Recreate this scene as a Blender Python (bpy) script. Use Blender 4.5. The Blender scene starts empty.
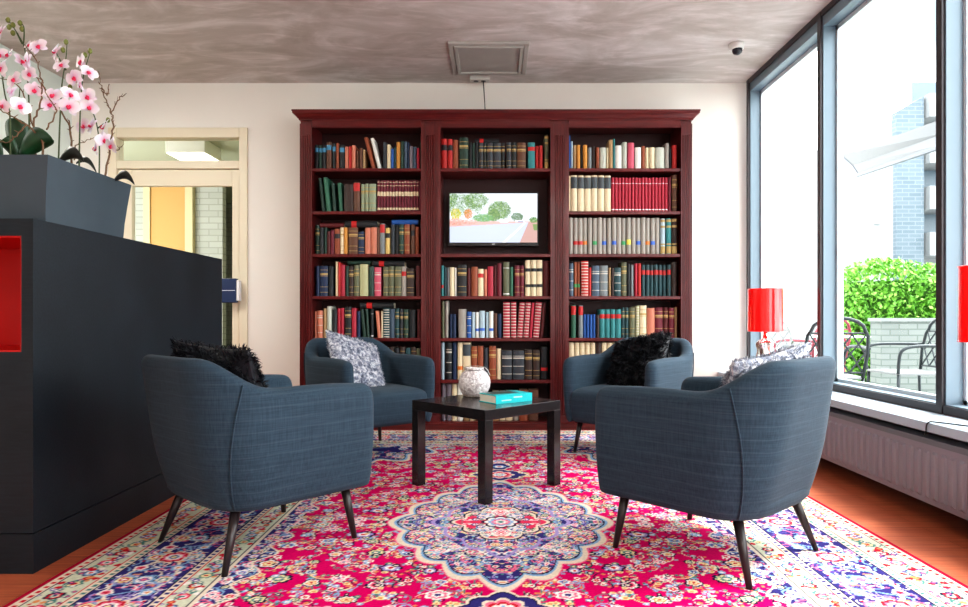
import bpy, math, random
import numpy as np
from mathutils import Vector, Matrix

random.seed(7)
rng = np.random.RandomState(11)
sc = bpy.context.scene
COL = sc.collection
PI = math.pi
F, VX, VY, EYE = 668.0, 495.0, 318.0, 0.88      # focal length in photo pixels, vanishing point, eye height

def at(px, py, d):
    """the point that the photograph shows at (px, py), d metres into the room"""
    return Vector(((px - VX) * d / F, d, EYE + (VY - py) * d / F))

# ------------------------------------------------------------------ materials
MATS = {}
def mat(name, color, rough=0.5, metal=0.0, spec=0.5, emit=None, estr=0.0, trans=0.0, var=0.0, vscale=8.0, bump=0.0, bscale=60.0, coat=0.0, sheen=0.0):
    if name in MATS: return MATS[name]
    m = bpy.data.materials.new(name); m.use_nodes = True
    nt = m.node_tree; b = nt.nodes['Principled BSDF']
    b.inputs['Base Color'].default_value = (*color, 1)
    b.inputs['Roughness'].default_value = rough
    b.inputs['Metallic'].default_value = metal
    b.inputs['Specular IOR Level'].default_value = spec
    b.inputs['Coat Weight'].default_value = coat
    b.inputs['Sheen Weight'].default_value = sheen
    b.inputs['Transmission Weight'].default_value = trans
    if emit is not None:
        b.inputs['Emission Color'].default_value = (*emit, 1)
        b.inputs['Emission Strength'].default_value = estr
    if var or bump:
        tc = nt.nodes.new('ShaderNodeTexCoord')
    if var:
        n = nt.nodes.new('ShaderNodeTexNoise'); n.inputs['Scale'].default_value = vscale; n.inputs['Detail'].default_value = 4
        nt.links.new(tc.outputs['Object'], n.inputs['Vector'])
        mr = nt.nodes.new('ShaderNodeMapRange'); mr.inputs['To Min'].default_value = 1 - var; mr.inputs['To Max'].default_value = 1 + var
        nt.links.new(n.outputs['Fac'], mr.inputs['Value'])
        mx = nt.nodes.new('ShaderNodeVectorMath'); mx.operation = 'SCALE'
        mx.inputs[0].default_value = color
        nt.links.new(mr.outputs['Result'], mx.inputs['Scale'])
        nt.links.new(mx.outputs['Vector'], b.inputs['Base Color'])
    if bump:
        n2 = nt.nodes.new('ShaderNodeTexNoise'); n2.inputs['Scale'].default_value = bscale; n2.inputs['Detail'].default_value = 3
        nt.links.new(tc.outputs['Object'], n2.inputs['Vector'])
        bp = nt.nodes.new('ShaderNodeBump'); bp.inputs['Strength'].default_value = bump; bp.inputs['Distance'].default_value = 0.01
        nt.links.new(n2.outputs['Fac'], bp.inputs['Height']); nt.links.new(bp.outputs['Normal'], b.inputs['Normal'])
    MATS[name] = m
    return m

class NT:
    """small helper to write node materials"""
    def __init__(s, name):
        s.m = bpy.data.materials.new(name); s.m.use_nodes = True; s.t = s.m.node_tree
        s.b = s.t.nodes['Principled BSDF']; MATS[name] = s.m
        s.tc = s.n('TexCoord')
    def n(s, kind, **kw):
        x = s.t.nodes.new('ShaderNode' + kind)
        for k, v in kw.items(): setattr(x, k, v)
        return x
    def l(s, a, b): s.t.links.new(a, b)
    def mapping(s, scale, rot=(0, 0, 0), src='Object'):
        mp = s.n('Mapping'); mp.inputs['Scale'].default_value = scale; mp.inputs['Rotation'].default_value = rot
        s.l(s.tc.outputs[src], mp.inputs['Vector']); return mp.outputs['Vector']
    def noise(s, vec, scale, detail=4, rough=.5, dist=0):
        x = s.n('TexNoise'); x.inputs['Scale'].default_value = scale; x.inputs['Detail'].default_value = detail
        x.inputs['Roughness'].default_value = rough; x.inputs['Distortion'].default_value = dist
        s.l(vec, x.inputs['Vector']); return x.outputs['Fac']
    def ramp(s, fac, stops):
        r = s.n('ValToRGB'); el = r.color_ramp.elements
        while len(el) < len(stops): el.new(0.5)
        for e, (p, c) in zip(el, stops): e.position = p; e.color = (*c, 1)
        s.l(fac, r.inputs['Fac']); return r.outputs['Color']
    def mix(s, fac, a, b, mode='MIX'):
        x = s.n('Mix', data_type='RGBA', blend_type=mode)
        for v, i in ((fac, 0), (a, 6), (b, 7)):
            if isinstance(v, (int, float)): x.inputs[i].default_value = v
            elif isinstance(v, tuple): x.inputs[i].default_value = (*v, 1)
            else: s.l(v, x.inputs[i])
        return x.outputs[2]
    def bump(s, h, strength=.3, dist=.01):
        x = s.n('Bump'); x.inputs['Strength'].default_value = strength; x.inputs['Distance'].default_value = dist
        s.l(h, x.inputs['Height']); s.l(x.outputs['Normal'], s.b.inputs['Normal'])
    def color(s, c): s.l(c, s.b.inputs['Base Color'])

# ------------------------------------------------------------------ mesh building
class MB:
    def __init__(s): s.v = []; s.f = []; s.M = Matrix.Identity(4)
    def add(s, vs, fs):
        o = len(s.v); s.v += [tuple(s.M @ Vector(p)) for p in vs]; s.f += [tuple(i + o for i in f) for f in fs]; return s
    def box(s, x0, x1, y0, y1, z0, z1):
        if x0 > x1: x0, x1 = x1, x0
        if y0 > y1: y0, y1 = y1, y0
        if z0 > z1: z0, z1 = z1, z0
        vs = [(x, y, z) for z in (z0, z1) for y in (y0, y1) for x in (x0, x1)]
        return s.add(vs, [(0, 2, 3, 1), (4, 5, 7, 6), (0, 1, 5, 4), (2, 6, 7, 3), (0, 4, 6, 2), (1, 3, 7, 5)])
    def rings(s, rings, cap=True, close=True):
        n = len(rings[0]); vs = [p for r in rings for p in r]; fs = []
        for i in range(len(rings) - 1):
            for j in range(n if close else n - 1):
                k = (j + 1) % n
                fs.append((i*n + j, i*n + k, (i+1)*n + k, (i+1)*n + j))
        if cap:
            fs.append(tuple(reversed(range(n)))); fs.append(tuple((len(rings)-1)*n + j for j in range(n)))
        return s.add(vs, fs)
    def tube(s, pts, r, seg=8, cap=True, flat=None):
        pts = [Vector(p) for p in pts]; n = len(pts)
        rs = r if isinstance(r, (list, tuple)) else [r] * n
        up = None; rings = []
        for i, p in enumerate(pts):
            t = (pts[min(i+1, n-1)] - pts[max(i-1, 0)])
            if t.length < 1e-9: t = Vector((0, 0, 1))
            t.normalize()
            if up is None:
                a = Vector((0, 0, 1)) if abs(t.z) < .9 else Vector((1, 0, 0))
                up = (a - t * a.dot(t)).normalized()
            else:
                up = (up - t * up.dot(t)).normalized()
            w = t.cross(up)
            rings.append([p + (up * math.cos(2*PI*k/seg) + w * math.sin(2*PI*k/seg)) * rs[i] for k in range(seg)])
        return s.rings(rings, cap)
    def lathe(s, prof, c=(0, 0, 0), seg=24, cap=True, sx=1, sy=1):
        return s.rings([[(c[0] + r*sx*math.cos(2*PI*k/seg), c[1] + r*sy*math.sin(2*PI*k/seg), c[2] + z) for k in range(seg)] for r, z in prof], cap)
    def ball(s, c, rx, ry=None, rz=None, seg=12, rg=8):
        ry = ry or rx; rz = rz or rx
        return s.rings([[(c[0] + rx*math.sin(a)*math.cos(2*PI*k/seg), c[1] + ry*math.sin(a)*math.sin(2*PI*k/seg), c[2] - rz*math.cos(a)) for k in range(seg)]
                        for a in [max(.03, min(PI-.03, PI*i/rg)) for i in range(rg+1)]])
    def poly(s, pts, d):
        """prism: outline pts (3D list) extruded along vector d"""
        n = len(pts); d = Vector(d)
        vs = [Vector(p) for p in pts] + [Vector(p) + d for p in pts]
        fs = [tuple(reversed(range(n))), tuple(range(n, 2*n))] + [(i, (i+1) % n, n + (i+1) % n, n + i) for i in range(n)]
        return s.add(vs, fs)
    def build(s, name, m, parent=None, loc=None, smooth=False, bevel=0, sub=0, segs=2):
        me = bpy.data.meshes.new(name); me.from_pydata([tuple(p) for p in s.v], [], s.f); me.update()
        import bmesh
        bm = bmesh.new(); bm.from_mesh(me); bmesh.ops.recalc_face_normals(bm, faces=bm.faces); bm.to_mesh(me); bm.free()
        o = bpy.data.objects.new(name, me); COL.objects.link(o)
        if m: me.materials.append(m)
        if smooth:
            for p in me.polygons: p.use_smooth = True
        if bevel:
            b = o.modifiers.new('Bevel', 'BEVEL'); b.width = bevel; b.segments = segs; b.limit_method = 'ANGLE'
        if sub:
            b = o.modifiers.new('Sub', 'SUBSURF'); b.levels = sub; b.render_levels = sub
        if parent: o.parent = parent
        if loc is not None: o.location = loc
        return o

def tag(o, label=None, cat=None, group=None, kind=None):
    if label: o['label'] = label
    if cat: o['category'] = cat
    if group: o['group'] = group
    if kind: o['kind'] = kind
    return o
def thing(name, label, cat, loc=(0, 0, 0), rz=0, group=None):
    o = bpy.data.objects.new(name, None); COL.objects.link(o); o.empty_display_size = .1
    o.location = loc; o.rotation_euler = (0, 0, rz)
    return tag(o, label, cat, group)
def struct(name, mb, m, **k):
    return tag(mb.build(name, m, **k), kind='structure')
def structE(name):
    o = bpy.data.objects.new(name, None); COL.objects.link(o); o['kind'] = 'structure'; return o
def copy_tree(o, parent=None):
    c = o.copy(); COL.objects.link(c)
    if parent: c.parent = parent
    for ch in [x for x in o.children]: copy_tree(ch, c)
    return c

# ------------------------------------------------------------------ camera, world, look
cam = bpy.data.objects.new('camera', bpy.data.cameras.new('camera')); COL.objects.link(cam)
cam.location = (0, 0, EYE); cam.rotation_euler = (PI/2, 0, 0)
cam.data.sensor_width = 36; cam.data.lens = 36 * F / 968
cam.data.shift_x = (484 - VX) / 968; cam.data.shift_y = (VY - 303.5) / 968
cam.data.clip_start = .05; cam.data.clip_end = 500
sc.camera = cam
sc.view_settings.view_transform = 'Standard'
try: sc.view_settings.look = 'Medium High Contrast'
except Exception: pass
print('look', sc.view_settings.look)
sc.view_settings.exposure = 0.25
sc.view_settings.gamma = 1.0
sc.cycles.use_denoising = True
sc.cycles.max_bounces = 8; sc.cycles.diffuse_bounces = 5; sc.cycles.transparent_max_bounces = 12
sc.cycles.sample_clamp_indirect = 6

w = bpy.data.worlds.new('world'); sc.world = w; w.use_nodes = True
nt = w.node_tree; bg = nt.nodes['Background']
tc = nt.nodes.new('ShaderNodeTexCoord')
mp = nt.nodes.new('ShaderNodeMapping'); mp.inputs['Scale'].default_value = (1.6, 1.6, 3.0); mp.inputs['Location'].default_value = (.35, .2, 0)
ns = nt.nodes.new('ShaderNodeTexNoise'); ns.inputs['Scale'].default_value = 2.2; ns.inputs['Detail'].default_value = 6; ns.inputs['Distortion'].default_value = .4
rp = nt.nodes.new('ShaderNodeValToRGB'); e = rp.color_ramp.elements
e[0].position = .38; e[0].color = (.11, .155, .20, 1); e[1].position = .54; e[1].color = (1, 1, 1, 1)
nt.links.new(tc.outputs['Generated'], mp.inputs['Vector']); nt.links.new(mp.outputs['Vector'], ns.inputs['Vector'])
nt.links.new(ns.outputs['Fac'], rp.inputs['Fac']); nt.links.new(rp.outputs['Color'], bg.inputs['Color'])
bg.inputs['Strength'].default_value = 7.0

# ------------------------------------------------------------------ room shell
XL, XR, YB, YN, H = -3.55, 2.10, 5.60, -2.6, 2.85

# wood floor
n = NT('floor wood')
v = n.mapping((1, 1, 1))
br = n.n('TexBrick'); br.offset = .37; br.inputs['Scale'].default_value = 1; br.inputs['Brick Width'].default_value = 1.1; br.inputs['Row Height'].default_value = .085
br.inputs['Mortar Size'].default_value = .0012; br.inputs['Color1'].default_value = (.38, .085, .035, 1); br.inputs['Color2'].default_value = (.52, .14, .065, 1); br.inputs['Mortar'].default_value = (.10, .018, .01, 1)
n.l(v, br.inputs['Vector'])
g = n.noise(n.mapping((3, 40, 40)), 1.5, 6)
n.color(n.mix(.45, br.outputs['Color'], n.ramp(g, [(.3, (.26, .055, .022)), (.7, (.62, .20, .10))])))
n.b.inputs['Roughness'].default_value = .38; n.b.inputs['Specular IOR Level'].default_value = .3
n.bump(br.outputs['Fac'], .15, -.002)
struct('floor', MB().box(XL - .1, XR + .1, YN, YB + .1, -.08, 0), MATS['floor wood'])

# ceiling: blotchy pink-grey plaster
n = NT('ceiling plaster')
a = n.noise(n.mapping((1, 1.8, 1), (0, 0, .5)), 1.3, 6, .6, 1.2)
b2 = n.noise(n.mapping((.8, 2.6, 1), (0, 0, .2)), 2.3, 5, .6, 2.0)
c1 = n.ramp(a, [(.3, (.42, .37, .335)), (.5, (.53, .48, .455)), (.7, (.72, .68, .67))])
c2 = n.ramp(b2, [(.5, (0, 0, 0)), (.72, (.13, .12, .13))])
n.color(n.mix(1.0, c1, c2, 'ADD')); n.b.inputs['Roughness'].default_value = .75
n.bump(b2, .15, .01)
struct('ceiling', MB().box(XL - .1, XR + .1, YN, YB + .1, H, H + .12), MATS['ceiling plaster'])

wallm = mat('wall paint', (.86, .825, .77), .85, var=.03, vscale=3, bump=.05, bscale=120)
leftm = mat('left wall paint', (.70, .77, .73), .85, var=.03, vscale=2)
whitem = mat('white wall paint', (.85, .85, .84), .85)
# back wall with the door opening
DX0, DX1, DZ = -3.235, -2.07, 2.473
mb = MB()
mb.box(XL - .1, DX0, YB, YB + .12, 0, H); mb.box(DX1, XR + .1, YB, YB + .12, 0, H); mb.box(DX0, DX1, YB, YB + .12, DZ, H)
struct('wall_back', mb, wallm)
struct('wall_left', MB().box(XL - .1, XL, YN, YB, 0, H), leftm)
struct('wall_near', MB().box(XL - .1, XR + .1, YN - .1, YN, 0, H), whitem)

# ------------------------------------------------------------------ glazed front on the right
ALU = mat('grey blue aluminium', (.17, .235, .285), .4, .1, var=.05, vscale=3)
ALD = mat('dark aluminium', (.05, .045, .05), .4, .3)
GL = bpy.data.materials.new('window glass'); GL.use_nodes = True
t = GL.node_tree; t.nodes.clear()
om = t.nodes.new('ShaderNodeOutputMaterial'); ms = t.nodes.new('ShaderNodeMixShader'); tr = t.nodes.new('ShaderNodeBsdfTransparent'); gs = t.nodes.new('ShaderNodeBsdfGlossy')
lw = t.nodes.new('ShaderNodeLayerWeight'); lw.inputs['Blend'].default_value = .3; gs.inputs['Roughness'].default_value = .02
tr.inputs['Color'].default_value = (.97, .985, .98, 1)
mm = t.nodes.new('ShaderNodeMath'); mm.operation = 'POWER'; mm.inputs[1].default_value = 4
m2_ = t.nodes.new('ShaderNodeMath'); m2_.operation = 'MULTIPLY'; m2_.inputs[1].default_value = .35
t.links.new(lw.outputs['Facing'], mm.inputs[0]); t.links.new(mm.outputs[0], m2_.inputs[0]); t.links.new(m2_.outputs[0], ms.inputs['Fac']); t.links.new(tr.outputs[0], ms.inputs[1]); t.links.new(gs.outputs[0], ms.inputs[2]); t.links.new(ms.outputs[0], om.inputs['Surface'])

mull = [5.60, 4.33, 3.165, 2.0, 0.835, -0.33, -1.465, -2.59]  # unseen near bays carry the glazing on, added to let in more light
ZW0, ZW1 = .43, H
wi = 0
for k in range(len(mull) - 1):
    ya, yb = mull[k], mull[k + 1]
    wi += 1
    W = structE('window_%d' % wi)
    # this bay's far mullion: dark room-side cap, grey-blue body
    ym = ya if k else ya - .05
    mb = MB(); mb.box(XR + .004, XR + .12, ym - .05 - .0, ym, ZW0, ZW1); mb.build('mullion', ALU, W)
    mb = MB(); mb.box(XR - .01, XR + .004, ym - .040, ym + .002, ZW0, ZW1); mb.build('mullion_cap', ALD, W)
    y0, y1 = yb, ym - .05
    if k == len(mull) - 2: y0 = yb + .0
    mb = MB(); mb.box(XR + .004, XR + .12, y0, y1, ZW0, ZW0 + .045); mb.box(XR + .004, XR + .12, y0, y1, H - .10, H); mb.build('frame', ALU, W)
    mb = MB(); mb.box(XR - .01, XR + .004, y0, y1, ZW0, ZW0 + .04); mb.box(XR - .01, XR + .004, y0, y1, H - .035, H); mb.build('frame_cap', ALD, W)
    mb = MB()
    mb.box(XR + .085, XR + .12, y1 - .022, y1, ZW0 + .045, H - .10); mb.box(XR + .085, XR + .12, y0, y0 + .022, ZW0 + .045, H - .10)
    mb.box(XR + .085, XR + .12, y0, y1, H - .13, H - .10); mb.box(XR + .085, XR + .12, y0, y1, ZW0 + .045, ZW0 + .065)
    mb.build('glazing_bead', mat('pale aluminium', (.72, .78, .82), .35, .2), W)
    mb = MB(); mb.box(XR + .10, XR + .104, y0 + .01, y1 - .01, ZW0 + .05, H - .11); mb.build('pane', GL, W)
mb = MB(); mb.box(XR, XR + .2, YN, 5.7, -.1, .385)
struct('wall_right', mb, mat('low wall', (.32, .30, .31), .8))
sill = struct('trim_sill', MB().box(1.865, XR + .13, YN, YB - .002, .388, .43), mat('sill stone', (.40, .48, .55), .35), bevel=.004)

# portals bring the sky light in through the glass
def area(name, loc, rot, sx, sy, power, color=(1, 1, 1), portal=False):
    L = bpy.data.lights.new(name, 'AREA'); L.shape = 'RECTANGLE'; L.size = sx; L.size_y = sy; L.energy = power; L.color = color
    o = bpy.data.objects.new(name, L); COL.objects.link(o); o.location = loc; o.rotation_euler = rot
    if portal: L.cycles.is_portal = True
    return o
area('window_portal', (XR + .14, 1.5, 1.64), (0, PI/2, 0), 2.4, 8.1, 1, portal=True)

# soft sun, then out-of-view fill lamps added to brighten the room
S_ = bpy.data.lights.new('sun', 'SUN'); S_.energy = 6; S_.angle = math.radians(16); S_.color = (1, .98, .95)
so_ = bpy.data.objects.new('sun', S_); COL.objects.link(so_); so_.location = (8, 2, 9)
so_.rotation_euler = Vector((-.50, -.04, -.86)).to_track_quat('-Z', 'Y').to_euler()
def fill_lamp(x, y, power, label):
    t = thing('fill_lamp', label, 'lamp', (x, y, H))
    MB().box(-.30, .30, -.30, .30, -.03, 0).build('housing', mat('fill housing', (.8, .8, .8), .5), t)
    MB().box(-.27, .27, -.27, .27, -.036, -.03).build('diffuser', mat('fill diffuser', (1, 1, 1), .5, emit=(1, .96, .9), estr=2.0), t)
    a = area('fill_light', (x, y, H - .06), (0, 0, 0), .9, .9, power, (1, .95, .88))
fill_lamp(-.2, -1.2, 34, 'added square fill lamp behind the camera in the middle of the room')
fill_lamp(-2.95, 3.3, 42, 'added square fill lamp out of view over the space behind the reception desk')
fill_lamp(1.3, -1.2, 34, 'added square fill lamp behind the camera near the glass front')

# ------------------------------------------------------------------ entrance door in the back wall and the passage behind
fr = mat('cream door paint', (.80, .72, .56), .45)
D = structE('door_1')
mb = MB()
y0, y1 = YB - .02, YB + .10
def yb_(px): return (px - VX) * YB / F
def zb_(py): return EYE + (VY - py) * YB / F
mb.box(DX0, DX0 + .07, y0, y1, 0, DZ); mb.box(DX1 - .07, DX1, y0, y1, 0, DZ); mb.box(DX0 + .07, DX1 - .07, y0 + .003, y1 - .003, zb_(138), DZ); mb.box(DX0 + .07, DX1 - .07, y0 + .003, y1 - .003, zb_(169), zb_(161))
mb.build('door_frame', fr, D, bevel=.005)
mb = MB()
lx0, lx1 = DX0 + .072, DX1 - .072
gx0, gx1 = DX0 + .19, yb_(232)
zt = zb_(169.5)
mb.box(lx0, gx0, y0 + .02, y1 - .04, .01, zt); mb.box(gx1, lx1, y0 + .02, y1 - .04, .01, zt); mb.box(gx0, gx1, y0 + .023, y1 - .043, zb_(186), zt); mb.box(gx0, gx1, y0 + .023, y1 - .043, .01, .32)
mb.build('door_leaf', fr, D, bevel=.005)
MB().box(gx0, gx1, YB + .03, YB + .036, .32, zb_(186)).build('door_pane', GL, D)
MB().box(DX0 + .07, DX1 - .07, YB + .03, YB + .036, zb_(161), zb_(138)).build('transom_pane', GL, D)
mb = MB(); mb.tube([(lx1 - .05, YB - .005, 1.02), (lx1 - .05, YB - .05, 1.02), (lx1 - .15, YB - .05, 1.02)], .009); mb.build('door_handle', mat('chrome', (.8, .8, .82), .15, 1.0), D)
bx = thing('notice_plate', 'dark blue plate with a thin white line hanging on the glazed cream door', 'sign', (yb_(233) + .005, YB - .075, zb_(291)))
MB().box(-.085, .06, -.025, .025, -.10, .10).build('plate', mat('navy plastic', (.012, .03, .10), .35), bx, bevel=.006)
MB().box(.062, .085, -.028, .028, -.085, .085).build('edge_clip', mat('white plastic', (.8, .8, .82), .4), bx, bevel=.006)
MB().box(-.07, .05, -.0262, -.0252, -.002, .003).build('printed_line', mat('white print', (.75, .78, .85), .6), bx)

n = NT('pale brick')
br = n.n('TexBrick'); br.inputs['Scale'].default_value = 1; br.inputs['Brick Width'].default_value = .21; br.inputs['Row Height'].default_value = .07; br.inputs['Mortar Size'].default_value = .006
br.inputs['Color1'].default_value = (.42, .42, .37, 1); br.inputs['Color2'].default_value = (.38, .38, .33, 1); br.inputs['Mortar'].default_value = (.31, .31, .27, 1)
cx = n.n('CombineXYZ'); sp = n.n('SeparateXYZ'); n.l(n.tc.outputs['Object'], sp.inputs[0]); n.l(sp.outputs['X'], cx.inputs['X']); n.l(sp.outputs['Z'], cx.inputs['Y'])
n.l(cx.outputs[0], br.inputs['Vector']); n.color(br.outputs['Color']); n.b.inputs['Roughness'].default_value = .8; n.bump(br.outputs['Fac'], .3, -.004)
hp = mat('passage paint', (.50, .51, .38), .85)
mb = MB(); mb.box(-6.2, -1.9, YB + .12, 10.2, 2.6, 2.7); struct('ceiling_passage', mb, hp)
struct('floor_passage', MB().box(-6.2, -1.9, YB + .1, 10.2, -.08, 0), mat('passage floor', (.35, .33, .28), .6))
mb = MB(); mb.box(-6.2, -3.1, 7.6, 7.7, 0, 2.6); mb.box(-6.2, -1.9, 10.0, 10.1, 0, 2.6); struct('wall_passage', mb, MATS['pale brick'])
mb = MB(); mb.box(-1.98, -1.9, YB + .12, 10, 0, 2.6); mb.box(-6.2, -6.1, YB + .12, 10, 0, 2.6); struct('wall_passage_side', mb, hp)
D2 = structE('door_2')
def xp(px, d): return (px - VX) * d / F
MB().box(xp(152, 7.58), xp(186, 7.58), 7.55, 7.6, 0, 2.42).build('door_leaf', mat('yellow door', (.50, .27, .075), .6), D2)
mb = MB(); mb.box(xp(145, 7.57), xp(151.5, 7.57), 7.53, 7.6, 0, 2.5); mb.box(xp(186.5, 7.57), xp(194, 7.57), 7.53, 7.6, 0, 2.5); mb.box(xp(145, 7.57), xp(194, 7.57), 7.53, 7.6, 2.42, 2.5)
mb.build('door_frame', mat('ochre frame', (.55, .46, .26), .6), D2)
pl = thing('passage_lamp', 'box-shaped white lamp glowing on the passage ceiling beyond the door', 'lamp', (xp(194, 6.6), 6.6, 2.6))
MB().box(-.19, .19, -.19, .19, -.13, 0).build('lamp_box', mat('lamp box', (.85, .83, .75), .6), pl, bevel=.005)
MB().box(-.18, .18, -.18, .18, -.138, -.13).build('diffuser', mat('warm diffuser', (1, 1, 1), .5, emit=(1, .93, .75), estr=4), pl)
area('passage_light', (-2.6, 6.6, 2.4), (0, 0, 0), .6, .6, 3, (1, .93, .72))
area('passage_light_far', (-2.6, 8.8, 2.5), (0, 0, 0), .6, .6, 3.2, (1, .95, .8))
# ------------------------------------------------------------------ reception desk
n = NT('charcoal laminate')
g = n.noise(n.mapping((6, 60, 60)), 2, 5); g2 = n.noise(n.mapping((1, 1, 1)), 3, 5)
n.color(n.mix(.5, n.ramp(g, [(.3, (.006, .009, .013)), (.7, (.015, .022, .030))]), n.ramp(g2, [(.35, (.006, .010, .014)), (.7, (.017, .025, .033))])))
n.b.inputs['Roughness'].default_value = .48; n.b.inputs['Specular IOR Level'].default_value = .35; n.bump(g, .12, .002)
LAM = MATS['charcoal laminate']
ax, af, ab, ah = -1.588, 2.296, 3.886, 1.222
nx1, nz0, nz1 = -1.628, .763, 1.163
desk = thing('reception_desk', 'tall charcoal reception desk with a red open niche in its end', 'desk', (ax, af, 0))
def rel(mb, o): mb.M = Matrix.Translation(-Vector(o.location)); return mb
mb = rel(MB(), desk)
ZP = .14
mb.box(-2.75, ax, af + .42, ab, ZP, ah)
mb.box(ax - .04, ax, af, af + .42, ZP, ah); mb.box(-2.75, ax - .04, af, af + .42, nz1, ah); mb.box(-2.75, ax - .04, af, af + .42, ZP, nz0); mb.box(-2.75, -2.3, af, af + .42, nz0, nz1)
mb.build('desk_body', LAM, desk)
mb = rel(MB(), desk); mb.box(-2.75, ax, af + .001, ab, 0, ZP - .004); mb.build('plinth', LAM, desk)
mb = rel(MB(), desk)
mb.box(-2.30, ax - .04, af + .40, af + .419, nz0, nz1); mb.box(-2.30, ax - .04, af + .004, af + .4, nz0, nz0 + .006); mb.box(-2.30, ax - .04, af + .004, af + .4, nz1 - .006, nz1); mb.box(ax - .046, ax - .04, af + .004, af + .4, nz0, nz1); mb.box(-2.30, -2.294, af + .004, af + .4, nz0, nz1)
mb.build('niche_lining', mat('red lacquer', (.50, .002, .002), .45, emit=(.5, 0, 0), estr=.05), desk)

# planter on the desk
PLM = NT('zinc planter'); g = PLM.noise(PLM.mapping((1, 1, 1)), 3, 5)
PLM.color(PLM.ramp(g, [(.3, (.035, .055, .072)), (.7, (.055, .080, .100))])); PLM.b.inputs['Roughness'].default_value = .5
pt = thing('planter', 'slate grey flared planter box holding orchids on the reception desk', 'planter', (-1.85, 2.6, ah))
def ring(x0, x1, y0, y1, z): return [(x0, y0, z), (x1, y0, z), (x1, y1, z), (x0, y1, z)]
mb = rel(MB(), pt)
bx0, bx1, by0, by1 = -2.10, -1.592, 2.366, 2.862
mb.rings([ring(bx0, bx1, by0, by1, ah + .001), ring(bx0 - .003, bx1 + .003, by0 - .004, by1 + .004, ah + .06), ring(bx0 - .01, bx1 + .010, by0 - .010, by1 + .011, ah + .13), ring(bx0 - .02, bx1 + .022, by0 - .02, by1 + .022, ah + .232),
          ring(bx0 + .0, bx1 + .002, by0 + .0, by1 - .008, ah + .232), ring(bx0 + .01, bx1 - .012, by0 + .01, by1 - .015, ah + .18)])
mb.build('planter_box', PLM.m, pt)
soil = rel(MB(), pt); soil.box(bx0 + .0, bx1 - .001, by0 + .003, by1 - .012, ah + .181, ah + .205)
soil.build('soil', mat('bark soil', (.10, .055, .03), .9, var=.5, vscale=60, bump=.8, bscale=50), pt)
PTOP = ah + .20

# ------------------------------------------------------------------ orchids
PET = NT('orchid petal')
sp = PET.n('SeparateXYZ'); PET.l(PET.tc.outputs['Object'], sp.inputs[0])
vm = PET.n('VectorMath', operation='LENGTH'); PET.l(PET.tc.outputs['Object'], vm.inputs[0])
mr = PET.n('MapRange'); mr.inputs['From Max'].default_value = .042; PET.l(vm.outputs['Value'], mr.inputs['Value'])
PET.color(PET.ramp(mr.outputs['Result'], [(.0, (.70, .10, .30)), (.22, (.78, .50, .66)), (.5, (.86, .76, .84)), (1, (.92, .90, .92))]))
PET.b.inputs['Roughness'].default_value = .6; PET.b.inputs['Subsurface Weight'].default_value = .25; PET.b.inputs['Subsurface Scale'].default_value = .02
LIP = mat('orchid lip', (.72, .02, .10), .5)
STEM = mat('orchid stem', (.06, .09, .035), .6); TWIG = mat('willow bark', (.17, .10, .055), .8, var=.2, vscale=30)
LEAF = mat('orchid leaf', (.012, .06, .022), .3, var=.3, vscale=20); DLEAF = mat('dark leaf', (.02, .024, .02), .35)
BUD = mat('orchid bud', (.16, .19, .04), .5)

def petal(mb, ang, L, W, tilt, cup=.15):
    """petal in the x-z plane, facing -y"""
    ca, sa = math.cos(ang), math.sin(ang); rows = []
    for i in range(7):
        t = i / 6; wd = W * math.sin(PI * min(1, t * .86 + .10)) ** .75 * (.5 + .5 * min(1, t * 2.2)); r = L * t
        row = []
        for k in (-1, -.5, 0, .5, 1):
            u = k * wd; d = -tilt * t * L + cup * wd * (k * k) * -1 + .15 * L * t * t
            row.append((ca * r - sa * u, d, sa * r + ca * u))
        rows.append(row)
    mb.rings(rows, cap=False, close=False)
fm = MB()
petal(fm, PI/2, .036, .014, .1); petal(fm, PI*7/6 + .12, .036, .013, .05); petal(fm, -PI/6 - .12, .036, .013, .05)
fm.M = Matrix.Translation((0, -.003, 0)); petal(fm, .18, .040, .024, .2); petal(fm, PI - .18, .040, .024, .2)
lm = MB(); lm.ball((0, -.010, -.009), .007, .009, .010, 8, 6); lm.ball((.006, -.012, -.006), .006, .005, .008, 6, 4); lm.ball((-.006, -.012, -.006), .006, .005, .008, 6, 4); lm.ball((0, -.007, .003), .004, .005, .005, 6, 4)
protoF = fm.build('flower', PET.m, None, smooth=True); lm.v = [(x*.78, y*.8, z*.78) for x, y, z in lm.v]
protoL = lm.build('lip', LIP, protoF, smooth=True)
first = [True]
def flower(p, parent, yaw, tilt, roll, s):
    if first[0]: o = protoF; first[0] = False; l = protoL
    else:
        o = protoF.copy(); COL.objects.link(o); l = protoL.copy(); COL.objects.link(l); l.parent = o
    o.parent = parent; o.location = Vector(p) - parent.location; o.rotation_euler = (tilt, roll, yaw); o.scale = (s, s, s)
def smooth_path(pts, n=5):
    pts = [Vector(p) for p in pts]; out = []
    P = [pts[0]*2 - pts[1]] + pts + [pts[-1]*2 - pts[-2]]
    for i in range(1, len(P) - 2):
        for k in range(n):
            t = k / n; a, b, c, d = P[i-1], P[i], P[i+1], P[i+2]
            out.append(.5 * ((2*b) + (-a + c)*t + (2*a - 5*b + 4*c - d)*t*t + (-a + 3*b - 3*c + d)*t**3))
    out.append(pts[-1]); return out
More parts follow.
